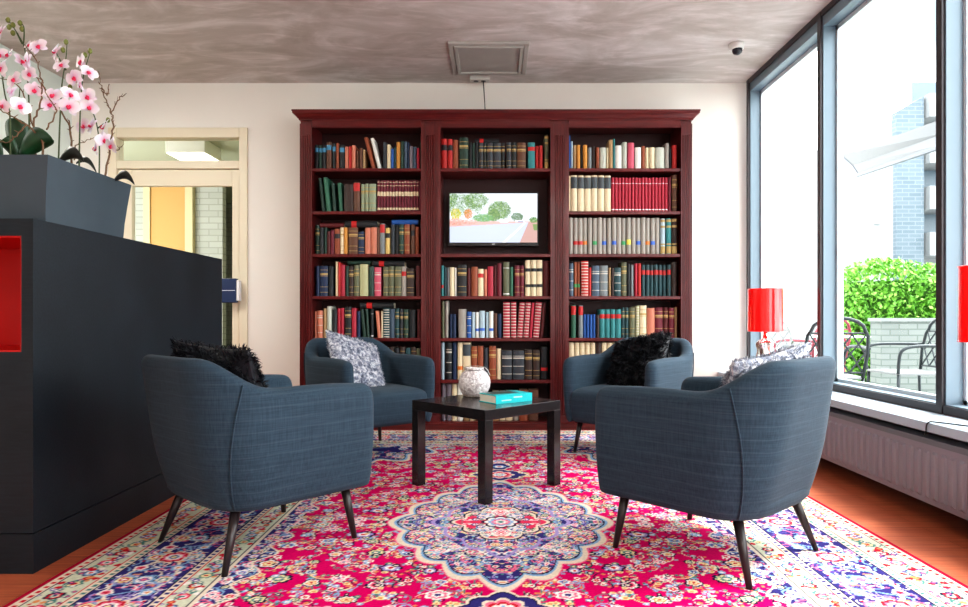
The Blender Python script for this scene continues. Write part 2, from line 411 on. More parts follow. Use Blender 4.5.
def leafmesh(base, tip, width, bend=(0, 0, .03), droop=0):
    base = Vector(base); tip = Vector(tip); ax_ = tip - base
    side = ax_.cross(Vector((0, 1, .35))).normalized(); rows = []
    nrm = side.cross(ax_).normalized()
    for i in range(11):
        t = i / 10; wd = width * math.sin(PI * (t * .93 + .05)) ** .6
        c = base + ax_ * t + Vector(bend) * math.sin(PI * t)
        rows.append([c + side * wd * k + nrm * (.35 * wd * k * k) for k in (-1, -.5, 0, .5, 1)])
    return rows
def orchid(label, stems, flowers, buds, leaves, d, twigs=()):
    b = at(*stems[0][0], d); b.z = PTOP
    t = thing('orchid', label, 'plant', b, 0, 'orchids in the planter')
    mbs = []
    for st in stems:
        mb = rel(MB(), t); pts = [at(x, y, d) for x, y in st]
        if st is stems[0] : pts[0].z = PTOP - .004
        pts = smooth_path(pts); mb.tube(pts, [.0035 - .002 * i / len(pts) for i in range(len(pts))], 6)
        mb.build('stem', STEM, t, smooth=True)
    for i, (x, y) in enumerate(flowers):
        flower(at(x, y, d - .02 - .03 * (i % 3)), t, random.uniform(-1.3, 1.3), random.uniform(-.6, .4), random.uniform(-.5, .5), random.uniform(.78, 1.02) * d / 2.6)
    for x, y in buds:
        mb = rel(MB(), t); p = at(x, y, d); mb.ball(p, .0085, .0085, .011, 8, 6); mb.build('bud', BUD, t, smooth=True)
    for (bx_, by_, tx, ty, wd, dd, m) in leaves:
        o = rel(MB(), t); rows = leafmesh(at(bx_, by_, d + dd), at(tx, ty, d + dd - .03), wd); o.rings(rows, cap=False, close=False)
        ob = o.build('leaf', m, t, smooth=True); so = ob.modifiers.new('Solid', 'SOLIDIFY'); so.thickness = .002
    return t
orchid('pink orchid with the two largest upright green leaves and a tall budded spray', [[(30, 152), (29, 110), (28, 85), (25, 50), (17, 33), (9, 21)], [(17, 33), (23, 44), (24, 28), (20, 22)]],
       [(31, 46), (39, 47), (29, 60), (30, 74), (35, 90), (21, 62)], [(8, 20), (13, 25), (20, 23), (13, 33), (22, 29), (9, 27)],
       [(16, 156), (11, 116), .036, 0, LEAF][0:0] + [(17, 157, 12, 118, .044, .02, LEAF), (20, 155, 52, 139, .040, -.08, LEAF), (16, 158, -3, 144, .03, -.05, LEAF)], 2.50)
orchid('pink orchid on a slim upright stem second along the box front', [[(58, 156), (60, 120), (62, 85), (66, 58), (67, 43)], [(66, 70), (60, 60), (56, 52)]],
       [(57, 52), (58, 65), (62, 66), (50, 105), (54, 96)], [(66, 42), (63, 50)], [(60, 160, 84, 161, .022, .03, DLEAF)], 2.55)
orchid('pink orchid with a spray cascading from two top buds beside the willow twigs', [[(79, 158), (80, 120), (82, 85), (86, 66), (90, 53)], [(81, 100), (90, 101), (94, 112)]],
       [(82, 62), (89, 73), (75, 78), (81, 84), (70, 95), (70, 107), (88, 97), (90, 107)], [(90, 51), (85, 55), (70, 87)], [(76, 163, 96, 172, .012, .03, DLEAF)], 2.62)
orchid('pink orchid with low pale blossoms nearest the glazed door', [[(99, 172), (99, 140), (93, 113), (83, 108)], [(98, 128), (106, 122)]],
       [(84, 126), (93, 126), (105, 127), (97, 148), (104, 140), (112, 146)], [(108, 120)], [(114, 180, 134, 184, .018, .0, DLEAF)], 2.76)
orchid('pink orchid whose blossoms crowd the far left end above the box', [[(10, 154), (10, 117), (5, 95), (1, 70), (-6, 40)], [(8, 108), (18, 100), (20, 88)]],
       [(2, 32), (0, 56), (2, 69), (3, 106), (20, 106), (15, 80), (12, 92), (9, 56)], [(-4, 38)], [(2, 158, -14, 150, .03, 0, LEAF)], 2.42)
def willow(label, paths, d):
    b = at(*paths[0][0], d); b.z = PTOP
    t = thing('willow_branch', label, 'branch', b, 0, 'bare twigs in the planter')
    mb = rel(MB(), t)
    for k, st in enumerate(paths):
        pts = [at(x, y, d + random.uniform(-.03, .03)) for x, y in st]
        if k == 0: pts[0].z = PTOP - .004
        pts = smooth_path(pts, 6)
        pts = [p + Vector([random.uniform(-.003, .003) for _ in range(3)]) for p in pts]
        r0 = .0045 if k == 0 else .003
        mb.tube(pts, [r0 - (r0 - .0012) * i / len(pts) for i in range(len(pts))], 5)
        for i in range(3, len(pts), 2):
            a = Vector((random.uniform(-1, 1), random.uniform(-.5, .5), random.uniform(.2, 1))).normalized() * random.uniform(.008, .02)
            mb.tube([pts[i], pts[i] + a], [.0016, .001], 4)
    mb.build('twigs', TWIG, t)
willow('knobbly bare twig at the door end of the planter, forking near the top', [[(104, 174), (110, 148), (113, 125), (112, 112), (118, 100), (124, 95)], [(112, 114), (106, 100), (101, 86), (99, 71)], [(110, 145), (118, 150), (121, 146)], [(102, 88), (107, 95), (109, 84)]], 2.72)
willow('bare twig in the middle of the planter crossing behind the blossoms', [[(70, 162), (71, 135), (62, 112), (45, 88), (30, 72), (20, 62)], [(71, 135), (70, 120)], [(74, 160), (76, 146), (94, 138)]], 2.66)
willow('bare twig rising beside the two large leaves', [[(38, 152), (33, 128), (40, 105), (42, 85), (36, 60), (24, 45)], [(46, 130), (56, 112), (50, 100), (42, 85)], [(33, 128), (20, 88), (0, 78)]], 2.45)
willow('thin bare twig leaning from the front corner towards the left end', [[(44, 154), (42, 140), (26, 125), (4, 112), (-8, 105)], [(26, 125), (12, 140), (0, 143)]], 2.40)

# ------------------------------------------------------------------ bookcase
n = NT('mahogany')
g = n.noise(n.mapping((25, 25, 2.5)), 2, 6, .6, .4)
n.color(n.ramp(g, [(.3, (.070, .008, .009)), (.55, (.125, .014, .014)), (.8, (.18, .025, .023))])); n.b.inputs['Roughness'].default_value = .32
n.b.inputs['Coat Weight'].default_value = .25; n.b.inputs['Coat Roughness'].default_value = .15
MAH = MATS['mahogany']
n = NT('mahogany shelf'); g = n.noise(n.mapping((2.5, 25, 25)), 2, 6, .6, .4)
n.color(n.ramp(g, [(.3, (.07, .007, .008)), (.55, (.13, .014, .014)), (.8, (.19, .025, .022))])); n.b.inputs['Roughness'].default_value = .3
MAHS = MATS['mahogany shelf']
BF, BBK = 5.25, 5.575
def bx_(px): return (px - VX) * BF / F
def bz_(py): return EYE + (VY - py) * BF / F
case = thing('bookcase', 'wide mahogany bookcase of three open bays with fluted pilasters and moulded cornice', 'bookcase', (0, BF, 0))
BAYS = [(bx_(312), bx_(421)), (bx_(440.5), bx_(550.5)), (bx_(569), bx_(681))]
X0, X1 = bx_(300), bx_(692)
SH = [bz_(y) for y in (168, 211, 253.7, 296, 338, 380)]
ZF = bz_(421.5); ZT = bz_(127.5); ZTOP = bz_(119.3)
mb = rel(MB(), case); mb.box(X0, X0 + .025, BF + .02, BBK, 0, ZTOP); mb.build('side_panel', MAH, case)
mb = rel(MB(), case); mb.box(X1 - .025, X1, BF + .02, BBK, 0, ZTOP); mb.build('side_panel', MAH, case)
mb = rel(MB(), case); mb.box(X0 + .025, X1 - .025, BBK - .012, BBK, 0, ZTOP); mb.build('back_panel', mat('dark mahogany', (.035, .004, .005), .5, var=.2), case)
mb = rel(MB(), case); mb.box(X0 + .025, X1 - .025, BF + .02, BBK - .012, ZTOP - .03, ZTOP - .001); mb.build('top_board', MAH, case)
mb = rel(MB(), case); mb.box(X0 + .025, X1 - .025, BF + .02, BBK - .012, ZF - .03, ZF - .001); mb.build('bottom_board', MAHS, case)
for a, b in ((BAYS[0][1], BAYS[1][0]), (BAYS[1][1], BAYS[2][0])):
    mb = rel(MB(), case); mb.box(a - .0, b + .0, BF + .02, BBK - .012, ZF, ZTOP - .03); mb.build('partition', MAH, case)
mb = rel(MB(), case); mb.box(X0 + .025, BAYS[0][0], BF + .02, BBK - .012, ZF, ZTOP - .03); mb.build('partition', MAH, case)
mb = rel(MB(), case); mb.box(BAYS[2][1], X1 - .025, BF + .02, BBK - .012, ZF, ZTOP - .03); mb.build('partition', MAH, case)
# fluted pilasters
for a, b in ((X0, BAYS[0][0]), (BAYS[0][1], BAYS[1][0]), (BAYS[1][1], BAYS[2][0]), (BAYS[2][1], X1)):
    mb = rel(MB(), case); mb.box(a, b, BF, BF + .02, ZF - .01, ZT + .03)
    c = (a + b) / 2; hw = min(.036, (b - a) / 2 - .012)
    for k in range(4):
        x = c - hw + (k + .5) * hw / 2
        mb.tube([(x, BF - .002, ZF + .06), (x, BF - .002, ZT - .06)], .0075, 6)
    mb.box(c - hw - .012, c - hw - .006, BF - .006, BF, ZF + .0, ZT + .03); mb.box(c + hw + .006, c + hw + .012, BF - .006, BF, ZF + .0, ZT + .03)
    mb.box(a, b, BF - .010, BF, ZF - .01, ZF + .045)
    mb.build('pilaster', MAH, case)
for a, b in BAYS:
    mb = rel(MB(), case); mb.box(a, b, BF + .002, BF + .02, ZT, ZTOP); mb.box(a, b, BF - .003, BF + .002, ZT + .008, ZT + .014); mb.build('top_rail', MAHS, case)
mb = rel(MB(), case); mb.box(X0 - .012, X1 + .012, BF - .02, BF + .02, 0, ZF - .012); mb.box(X0 - .006, X1 + .006, BF - .012, BF + .02, ZF - .012, ZF - .001); mb.build('plinth', MAHS, case, bevel=.004)
# cornice: stepped and coved profile swept round three sides
prof = [(0, 0), (.008, .0), (.008, .012), (.016, .018), (.024, .034), (.040, .052), (.048, .058), (.048, .074), (.052, .078), (.052, .092), (-.05, .092)]
def corn(o, z): return [(X0 - o, BBK, z), (X0 - o, BF - o, z), (X1 + o, BF - o, z), (X1 + o, BBK, z)]
mb = rel(MB(), case); mb.rings([corn(o, ZTOP - .005 + z * .74) for o, z in prof], cap=True); mb.build('cornice', MAHS, case)
for bi, (a, b) in enumerate(BAYS):
    for si, z in enumerate(SH):
        if bi == 1 and si == 1: continue
        mb = rel(MB(), case); mb.box(a, b, BF + .006, BBK - .012, z - .026, z); mb.build('shelf', MAHS, case, bevel=.003)

# ------------------------------------------------------------------ television
tv = thing('television', 'slim black flat television showing a tree-lined road in the middle bay', 'television', (at(493.5, 218, 5.42)))
tw, th = 87.5 * 5.42 / F / 2, 49 * 5.42 / F / 2
MB().box(-tw - .012, tw + .012, 0, .05, -th - .028, th + .012).build('casing', mat('black plastic', (.008, .008, .010), .3), tv, bevel=.003)
MB().box(-tw * .3, tw * .3, .05, .143, -th * .5, th * .5).build('wall_bracket', mat('black metal', (.02, .02, .02), .4, .6), tv)
MB().box(-.012, .012, -.0015, 0, -th - .018, -th - .010).build('maker_mark', mat('silver print', (.6, .6, .62), .4), tv)
def painted(name, img, x0, x1, y0, y1, z, m, parent=None, vertical=False):
    """grid mesh of img.shape cells whose faces carry the painted colours as a colour attribute"""
    hh, ww = img.shape[:2]
    xs = np.linspace(x0, x1, ww); ys = np.linspace(y0, y1, hh)
    X, Y = np.meshgrid(xs, ys); co = np.empty((hh * ww, 3), np.float32)
    if vertical: co[:, 0] = X.ravel(); co[:, 1] = z; co[:, 2] = Y.ravel()
    else: co[:, 0] = X.ravel(); co[:, 1] = Y.ravel(); co[:, 2] = z if np.isscalar(z) else z.ravel()
    i = np.arange((hh - 1) * (ww - 1)); r = i // (ww - 1); c = i % (ww - 1); a = r * ww + c
    q = np.stack([a, a + 1, a + ww + 1, a + ww], 1).astype(np.int32)
    me = bpy.data.meshes.new(name); nf = len(q)
    me.vertices.add(hh * ww); me.vertices.foreach_set('co', co.ravel())
    me.loops.add(nf * 4); me.loops.foreach_set('vertex_index', q.ravel())
    me.polygons.add(nf); me.polygons.foreach_set('loop_start', np.arange(0, nf * 4, 4, dtype=np.int32)); me.polygons.foreach_set('loop_total', np.full(nf, 4, np.int32))
    me.update(calc_edges=True); me.validate()
    at_ = me.color_attributes.new('paint', 'FLOAT_COLOR', 'POINT')
    rgba = np.ones((hh * ww, 4), np.float32); rgba[:, :3] = img.reshape(-1, 3); at_.data.foreach_set('color', rgba.ravel())
    me.materials.append(m); o = bpy.data.objects.new(name, me); COL.objects.link(o)
    if parent: o.parent = parent
    return o
def lin(r, g, b):
    f = lambda c: (c / 255 / 12.92) if c / 255 <= .04045 else ((c / 255 + .055) / 1.055) ** 2.4
    return np.array([f(r), f(g), f(b)], np.float32)
# the road picture on the screen
hh, ww = 120, 214
v_, u_ = np.meshgrid(np.linspace(0, 1, hh), np.linspace(0, 1, ww), indexing='ij')   # v up
pic = np.empty((hh, ww, 3), np.float32); pic[:] = lin(232, 240, 252)
nz = rng.rand(hh, ww)
hor = .42
road = v_ < hor - .10 * (1 - u_)
pic[road] = lin(196, 206, 236)
pic[(v_ < hor + .01) & ~road] = lin(214, 176, 172)
m_ = road & (np.abs(u_ - (.62 + (v_) * .60)) < .012 + .02 * (hor - v_)); pic[m_] = lin(240, 244, 255)
m_ = (v_ < hor) & (u_ > .80 + (v_) * .24); pic[m_] = lin(196, 158, 152)
m_ = (v_ < hor * .9) & (u_ > .985 - (v_) * .1) & (v_ > .25); pic[m_] = lin(120, 150, 90)
def blob(cx_, cy_, rx, ry, cols, dens=.8):
    d = ((u_ - cx_) / rx) ** 2 + ((v_ - cy_) / ry) ** 2 + .5 * (rng.rand(hh, ww) - .5)
    mk = (d < 1) & (rng.rand(hh, ww) < dens); k = rng.randint(0, len(cols), (hh, ww))
    for i, c in enumerate(cols): pic[mk & (k == i)] = lin(*c)
G = [(70, 120, 50), (110, 160, 80), (60, 95, 70), (150, 180, 110)]
blob(.12, .78, .16, .22, G, .6); blob(.30, .86, .14, .16, G, .75); blob(.02, .9, .06, .2, G, .7); blob(.32, .68, .06, .1, G, .5)
blob(.57, .66, .13, .19, G, .9); blob(.50, .55, .08, .12, G, .9); blob(.38, .5, .12, .08, [(90, 150, 110), (120, 170, 90)], .9); blob(.77, .52, .07, .09, [(110, 140, 110), (90, 120, 90)], .9)
blob(.07, .58, .06, .12, [(210, 190, 40), (170, 180, 50)], .8); blob(.21, .58, .05, .1, [(220, 110, 40), (180, 140, 50)], .8)
blob(.08, .42, .10, .07, [(230, 130, 120), (210, 170, 150)], .7); blob(.22, .42, .1, .05, [(225, 140, 130), (220, 190, 180)], .7); blob(.96, .46, .05, .06, G, .9)
m_ = (np.abs(u_ - .80) < .05) & (np.abs(v_ - .44) < .022); pic[m_] = lin(245, 245, 250); m_ = (np.abs(u_ - .81) < .035) & (np.abs(v_ - .425) < .008); pic[m_] = lin(120, 130, 170)
m_ = (np.abs(u_ - .62) < .05) & (np.abs(v_ - .425) < .02); pic[m_] = lin(240, 235, 238)
SCR = NT('screen picture'); ca = SCR.n('Attribute'); ca.attribute_name = 'paint'; SCR.b.inputs['Base Color'].default_value = (.01, .01, .01, 1); SCR.b.inputs['Roughness'].default_value = .2
SCR.l(ca.outputs['Color'], SCR.b.inputs['Emission Color']); SCR.b.inputs['Emission Strength'].default_value = 1.0
painted('screen', pic, -tw, tw, -th, th, -.002, SCR.m, tv, vertical=True)
# ------------------------------------------------------------------ books
CW = dict(dg=((.020, .055, .040), 'dark green'), gn=((.035, .14, .085), 'green'), sg=((.30, .36, .24), 'sage green'), ol=((.13, .14, .08), 'olive green'), po=((.45, .45, .25), 'pale olive'),
          bk=((.014, .017, .020), 'black'), ch=((.040, .048, .060), 'charcoal'), nv=((.012, .030, .085), 'navy'), bl=((.02, .10, .35), 'blue'), pb=((.42, .55, .62), 'pale blue'), sl=((.07, .11, .16), 'slate blue'),
          te=((.04, .25, .26), 'teal'), dt=((.018, .065, .075), 'dark teal'), gy=((.22, .25, .26), 'grey'), pg=((.52, .55, .47), 'pale grey'), gv=((.20, .17, .20), 'grey violet'), wg=((.36, .33, .29), 'warm grey'),
          br=((.13, .055, .030), 'brown'), db=((.045, .025, .020), 'dark brown'), ru=((.30, .075, .03), 'rust'), tn=((.42, .27, .13), 'tan'), og=((.62, .28, .05), 'orange'), sm=((.60, .21, .13), 'salmon'),
          rd=((.50, .025, .022), 'red'), cr=((.42, .018, .045), 'crimson'), bu=((.16, .012, .028), 'burgundy'), dr=((.10, .010, .012), 'dark red'), pk=((.60, .10, .16), 'pink'),
          cm=((.78, .66, .44), 'cream'), wh=((.80, .80, .74), 'white'), yl=((.72, .52, .18), 'yellow'))
def bmat(k): return mat('book cloth ' + CW[k][1], CW[k][0], .55, var=.12, vscale=25)
PATCH = {k: mat('title patch ' + k, c, .5) for k, c in dict(gold=(.50, .34, .12), red=(.55, .02, .02), blue=(.06, .25, .42), black=(.015, .015, .02), pale=(.62, .58, .50), cream=(.70, .58, .38), dgrey=(.06, .075, .085), green=(.05, .35, .12), orange=(.75, .22, .04), yellow=(.8, .7, .1), bright_blue=(.05, .15, .6), white=(.85, .85, .85)).items()}
DECO = {'g': ([(.12, .135), (.30, .315), (.66, .675), (.70, .76), (.86, .875)], 'gold', 'with gold bands'), 'r': ([(.68, .83)], 'red', 'with red title patch'), 'b': ([(.70, .88)], 'blue', 'with blue title patch'),
        'k': ([(.62, .80)], 'black', 'with black title patch'), 'w': ([(.18, .20), (.45, .47), (.72, .76), (.80, .82)], 'pale', 'with pale bands'), 'c': ([(.50, .64), (.06, .13), (.82, .84), (.93, .95)], 'cream', 'with cream bands'),
        'B': ([(.25, .33), (.68, .77)], 'black', 'with two black bands'), 'T': ([(.64, .95)], 'dgrey', 'with dark grey top'), 'R': ([(.70, .97)], 'red', 'with red top'), 'd': ([(x/12 + .02, x/12 + .045) for x in range(0, 12)], 'pale', 'with dotted pale bands'),
        's': ([(.82, .835), (.05, .08)], 'white', 'with white edge lines'), 'm': ([(.02, .22), (.26, .30), (.74, .80), (.9, .97)], 'gold', 'with mottled gold bands'),
        '1': ([(.26, .36)], 'red', 'with small red patch'), '2': ([(.26, .36)], 'orange', 'with small orange patch'), '3': ([(.26, .36)], 'green', 'with small green patch'), '4': ([(.26, .36)], 'bright_blue', 'with small blue patch'), '5': ([(.26, .40)], 'yellow', 'with small yellow patch')}
PAGES = mat('page paper', (.62, .55, .42), .85)
def spine(w, off=0, n=6):
    r = []
    for i in range(n + 1):
        u = -1 + 2 * i / n
        r.append(((w/2 + off) * u, -(.30 * min(w, .03) * (1 - u*u)) - off))
    return r
def cover_mb(mb, w, h, d):
    th_ = min(.0025, w * .15); o = spine(w)
    out = o + [(w/2, d), (w/2 - th_, d), (w/2 - th_, .004), (-w/2 + th_, .004), (-w/2 + th_, d), (-w/2, d)]
    # outline as U: split in three convex pieces
    mb.poly([(x, y, 0) for x, y in o + [(w/2, .004), (-w/2, .004)]], (0, 0, h))
    mb.box(-w/2, -w/2 + th_, .004, d, 0, h); mb.box(w/2 - th_, w/2, .004, d, 0, h); return th_
def deco_mb(mb, w, h, bands):
    for a, b in bands:
        o = spine(w, .0007); mb.poly([(x, y, a*h) for x, y in o + [(w/2 + .0003, .002), (-w/2 - .0003, .002)]], (0, 0, (b - a) * h))
ORD = ['first', 'second', 'third', 'fourth', 'fifth', 'sixth', 'seventh', 'eighth', 'ninth', 'tenth', 'eleventh', 'twelfth', 'thirteenth', 'fourteenth', 'fifteenth', 'sixteenth', 'seventeenth', 'eighteenth', 'nineteenth', 'twentieth'] + ['twenty-' + x for x in ('first', 'second', 'third', 'fourth', 'fifth', 'sixth', 'seventh', 'eighth', 'ninth')] + ['thirtieth']
def seq(x0, x1, n, top, col, deco='-', lean=0):
    s = (x1 - x0) / n
    return ' '.join(f'{x0+s*i:.0f},{x0+s*(i+1)-1.5:.0f},{top + (i*7)%3},{col},{(deco*n)[i] if len(deco)>1 else deco},{lean}' for i in range(n)) + ' '
A1 = (290, 90, 4.667); A2 = (290, 210, 4.667); B1 = (430, 90, 4.671); B2 = (430, 210, 4.671); BL = (400, 320, 4.336); C1 = (560, 90, 4.667); C2 = (560, 210, 4.667); CL = (545, 320, 4.3375)
ROWS = [
 (0, 0, A1, 368, "left bay's top shelf", "108,124,252,bk,b,0 126,142,254,dg,b,0 143,161,254,bk,b,0 163,187,240,br,b,0 190,206,246,bk,b,0 208,221,244,ru,b,0 223,247,252,bk,b,0 250,266,262,sm,-,0 267,282,260,rd,-,0 283,300,256,sm,-,0 303,315,280,br,-,0 318,333,268,br,-,0 335,346,276,tn,-,0 376,394,218,ru,-,-38 404,421,222,wh,-,-36 429,447,240,ch,-,0 448,465,252,cm,-,0 466,480,272,bl,-,0 481,491,262,dt,-,0 492,511,240,og,-,0 513,527,236,dg,-,0 528,543,237,sl,-,0 545,552,240,nv,-,0 554,570,260,gv,-,0 571,586,262,sl,-,0 588,602,268,cr,-,0 604,612,240,dg,-,0"),
 (0, 1, A1, 571, "left bay's second shelf", "140,156,410,dg,-,-18 164,184,408,gn,-,-18 193,208,432,dg,-,-10 222,240,432,gn,-,-10 246,290,442,db,-,0 291,321,432,br,R,0 324,342,440,sg,g,0 344,362,438,sg,g,0 364,397,440,sg,g,0 " + seq(402, 614, 15, 422, 'bu', 'c')),
 (0, 2, A2, 206, "left bay's third shelf", "110,130,70,dg,g,0 132,150,82,bk,-,0 151,165,80,dg,-,0 166,180,98,dr,-,0 181,200,92,bu,-,0 201,226,86,ru,k,0 228,245,80,cm,g,0 246,262,80,og,-,0 265,310,80,br,g,0 312,341,100,nv,g,0 345,371,82,sm,-,0 372,400,80,sm,-,0 401,414,80,br,-,0 415,438,62,gy,R,0 440,462,82,yl,k,0 466,484,66,ch,-,0 486,505,70,bk,-,0 506,528,66,dg,g,0 530,556,66,ru,g,0 560,580,66,br,k,0 581,599,76,ru,-,0 L,132,245,50,70,dr,- L,250,402,42,72,bk,r L,470,594,36,58,bl,-"),
 (0, 3, A2, 402, "left bay's fourth shelf", "112,130,260,nv,-,0 132,170,260,nv,g,0 173,195,262,bk,-,0 205,218,240,cm,-,0 219,230,242,rd,-,0 231,250,254,cr,-,0 252,267,260,dg,-,0 268,291,262,db,g,0 293,318,256,ol,g,0 320,360,252,po,-,0 362,386,262,dg,-,0 388,420,266,pk,w,0 430,456,264,ol,g,0 457,480,262,ol,g,0 482,515,262,ol,g,0 516,539,262,wg,r,0 541,576,272,db,g,0 585,609,260,dr,-,0 L,380,530,230,255,bk,r L,262,372,234,250,dg,-"),
 (0, 4, A2, 596, "left bay's fifth shelf", "106,117,472,sm,-,0 118,145,468,sm,w,0 148,164,458,tn,-,0 166,188,448,pg,-,0 191,212,462,bk,-,0 214,229,458,cr,-,0 230,246,456,cr,-,0 250,280,450,bk,g,0 282,304,456,cr,-,0 306,322,470,nv,-,0 334,352,460,dg,-,-14 354,366,458,dg,-,-8 372,385,460,bk,s,0 404,420,468,sm,-,-12 421,428,470,cm,-,0 430,460,458,dt,d,0 462,485,460,sl,-,0 487,506,458,dt,g,0 508,526,462,ch,g,0 528,549,462,dg,g,0 551,582,466,bk,-,0 590,610,462,dr,-,0 L,320,480,425,452,bk,r"),
 (0, 5, (290, 320, 4.338), 264, "left bay's lowest visible shelf", "380,404,120,bk,-,0 406,424,126,dg,g,0 426,448,122,db,g,0 450,470,126,bk,-,0 474,496,122,db,g,0 498,520,126,dt,-,0 522,545,122,db,g,0 546,565,128,ol,-,0"),
 (1, 0, B1, 366, "middle bay's top shelf", "50,78,222,rd,k,0 80,104,224,rd,k,0 106,131,228,ru,-,0 136,178,218,dg,g,0 182,196,240,bk,-,0 197,209,242,dg,-,0 211,226,242,bk,-,0 228,249,242,ch,g,0 250,264,242,bk,g,0 266,294,242,ch,g,0 296,332,242,ch,g,0 334,350,242,bk,g,0 358,380,240,ch,g,0 382,405,240,bk,g,0 408,449,240,br,g,0 458,492,240,te,r,0 494,510,256,rd,-,0 512,528,256,rd,-,0 537,556,206,ol,m,0 L,208,322,219,240,bk,r"),
 (1, 3, B2, 398, "middle bay's shelf below television", "48,62,254,te,1,0 63,76,262,dt,-,0 78,89,262,gy,-,0 90,112,262,cm,-,0 113,123,264,wh,-,0 127,170,250,bk,g,0 172,190,266,dr,-,0 192,222,260,ru,-,0 224,250,270,cm,r,0 252,266,272,sm,-,0 268,296,258,cr,-,0 298,312,252,dr,-,0 314,335,244,bu,-,0 342,372,238,ol,s,0 374,389,262,gn,-,0 396,420,254,bu,g,0 422,441,254,bu,g,0 446,472,228,cm,B,0 473,499,228,cm,B,0 500,527,228,cm,B,0 530,560,232,dr,-,0"),
 (1, 4, B2, 595, "middle bay's second shelf below television", "52,66,422,ol,-,0 68,84,420,wg,-,0 90,104,484,nv,-,0 105,120,484,nv,g,0 131,168,460,wg,-,0 170,192,472,bl,w,0 194,210,474,pb,-,0 212,228,474,wh,4,0 230,256,468,pb,4,0 260,274,474,pb,-,0 276,296,470,wh,4,0 298,314,480,br,-,0 316,335,482,nv,-,0 342,374,426,cr,d,0 378,404,426,cr,d,0 408,434,426,cr,d,12 437,462,426,cr,d,13 464,478,428,cr,-,13 482,512,426,cr,d,14 516,532,430,dr,-,14"),
 (1, 5, BL, 260, "middle bay's third shelf below television", "177,191,97,pb,-,0 196,223,96,bk,w,0 226,244,95,nv,-,0 248,270,97,cm,2,0 272,306,90,cm,T,0 308,334,115,ru,g,0 336,361,114,ru,-,0 363,383,122,ch,-,0 386,417,114,ru,g,0 418,439,126,cm,-,0 442,486,134,ch,w,0 490,540,134,ch,w,0 542,574,130,db,g,0 577,608,132,db,g,0 612,643,118,bk,1,0"),
 (1, 6, BL, 438, "middle bay's lowest shelf", "178,196,276,gv,-,0 198,222,276,gv,-,0 224,246,270,cm,-,0 248,272,275,wh,-,0 275,299,290,tn,-,0 301,326,285,cm,-,0 328,352,290,br,-,0 400,430,310,tn,-,0 432,458,312,cm,-,0 460,490,310,cm,-,0 493,515,312,wg,-,0 518,555,304,ru,-,0 558,602,304,br,-,0"),
 (2, 0, C1, 364, "right bay's top shelf", "42,52,206,bl,-,0 54,63,232,pb,-,0 65,79,250,tn,-,0 80,98,250,og,-,0 101,110,252,bk,-,0 111,131,250,og,-,0 133,152,262,gy,-,0 154,168,256,db,-,0 172,188,262,ru,s,0 190,220,262,pg,-,0 222,231,262,cm,-,0 232,251,226,tn,-,0 253,262,220,te,-,0 264,294,252,wh,-,0 297,319,236,pg,-,0 321,352,240,pk,-,0 355,384,262,wh,-,0 386,402,256,ru,-,0 404,422,262,cm,-,0 423,448,262,cm,-,0 452,494,262,pg,-,0 497,516,242,wg,-,0 518,528,262,bk,-,0 532,554,250,rd,-,0"),
 (2, 1, C1, 564, "right bay's second shelf", "42,52,394,cm,T,0 " + seq(54, 244, 6, 392, 'cm', 'T') + seq(245, 511, 17, 402, 'cr', 's') + "512,526,402,bu,-,0 530,555,382,br,g,0"),
 (2, 2, C2, 198, "right bay's third shelf", seq(42, 474, 19, 26, 'wg', '-112-3-4-4-35-4-24-') + "477,500,30,pb,m,0 503,526,30,te,m,0 529,555,28,db,m,0"),
 (2, 3, C2, 396, "right bay's fourth shelf", "44,66,242,sl,w,0 68,82,236,ru,3,0 84,98,236,ru,3,0 102,136,230,rd,d,0 138,151,262,rd,-,0 153,190,252,sl,w,0 192,230,252,gy,w,0 232,242,262,tn,-,0 244,256,264,db,-,0 258,290,262,dt,w,0 292,318,236,ol,g,0 320,334,246,bk,-,0 336,350,248,gy,-,0 354,368,242,cr,-,0 370,384,242,rd,-,0 " + seq(386, 526, 7, 248, 'dt', 'r') + "527,555,236,db,-,0"),
 (2, 4, C2, 592, "right bay's fifth shelf", "55,78,438,gn,R,0 90,112,440,gy,R,0 113,126,482,bl,w,0 127,140,482,bl,w,0 142,155,482,bl,w,0 157,170,482,bl,w,0 174,188,484,db,-,0 190,214,458,te,r,0 216,239,458,te,r,0 241,264,458,te,r,0 266,290,458,te,r,0 292,307,450,dt,g,0 309,325,450,dt,g,0 330,356,450,ol,g,0 358,376,442,po,d,0 378,410,440,cm,g,0 412,448,452,sm,-,0 450,487,450,bu,g,0 490,512,450,dr,g,0 514,541,452,bu,g,0 543,556,448,tn,-,0"),
 (2, 5, CL, 262, "right bay's lowest visible shelf", "106,130,96,cm,c,0 132,153,96,cm,c,0 155,176,96,cm,c,0 178,199,96,cm,c,0 201,222,96,cm,c,0 224,248,98,db,-,0 250,272,96,cm,c,0 274,297,96,cm,c,0 299,321,96,cm,c,0"),
]
allb = []
YS = BF + .048
for bay, sh, (ox, oy, s), base, place, txt in ROWS:
    z0 = SH[sh] if sh < 6 else ZF
    if place == "middle bay's lowest shelf": z0 = ZF
    k = 0; stand = []
    toks = txt.split()
    nstand = sum(1 for q in toks if q[0] != 'L')
    for q in toks:
        p = q.split(',')
        if p[0] == 'L': allb.append(('L', bay, z0, ox, oy, s, base, place, p, stand, 0, 0)); continue
        x0, x1, top = bx_(ox + float(p[0]) / s), bx_(ox + float(p[1]) / s), float(p[2])
        x0 = max(x0, BAYS[bay][0] + .001); x1 = min(x1, BAYS[bay][1] - .001)
        hgt = (base - top) / s * BF / F
        hgt = min(hgt, .292)
        lean = -float(p[5]) / s * BF / F          # top offset to the left is positive in the text's negative
        stand.append((x0, x1, z0 + hgt)); allb.append(('S', bay, z0, x0, x1, hgt, lean, place, p, None, k, nstand)); k += 1
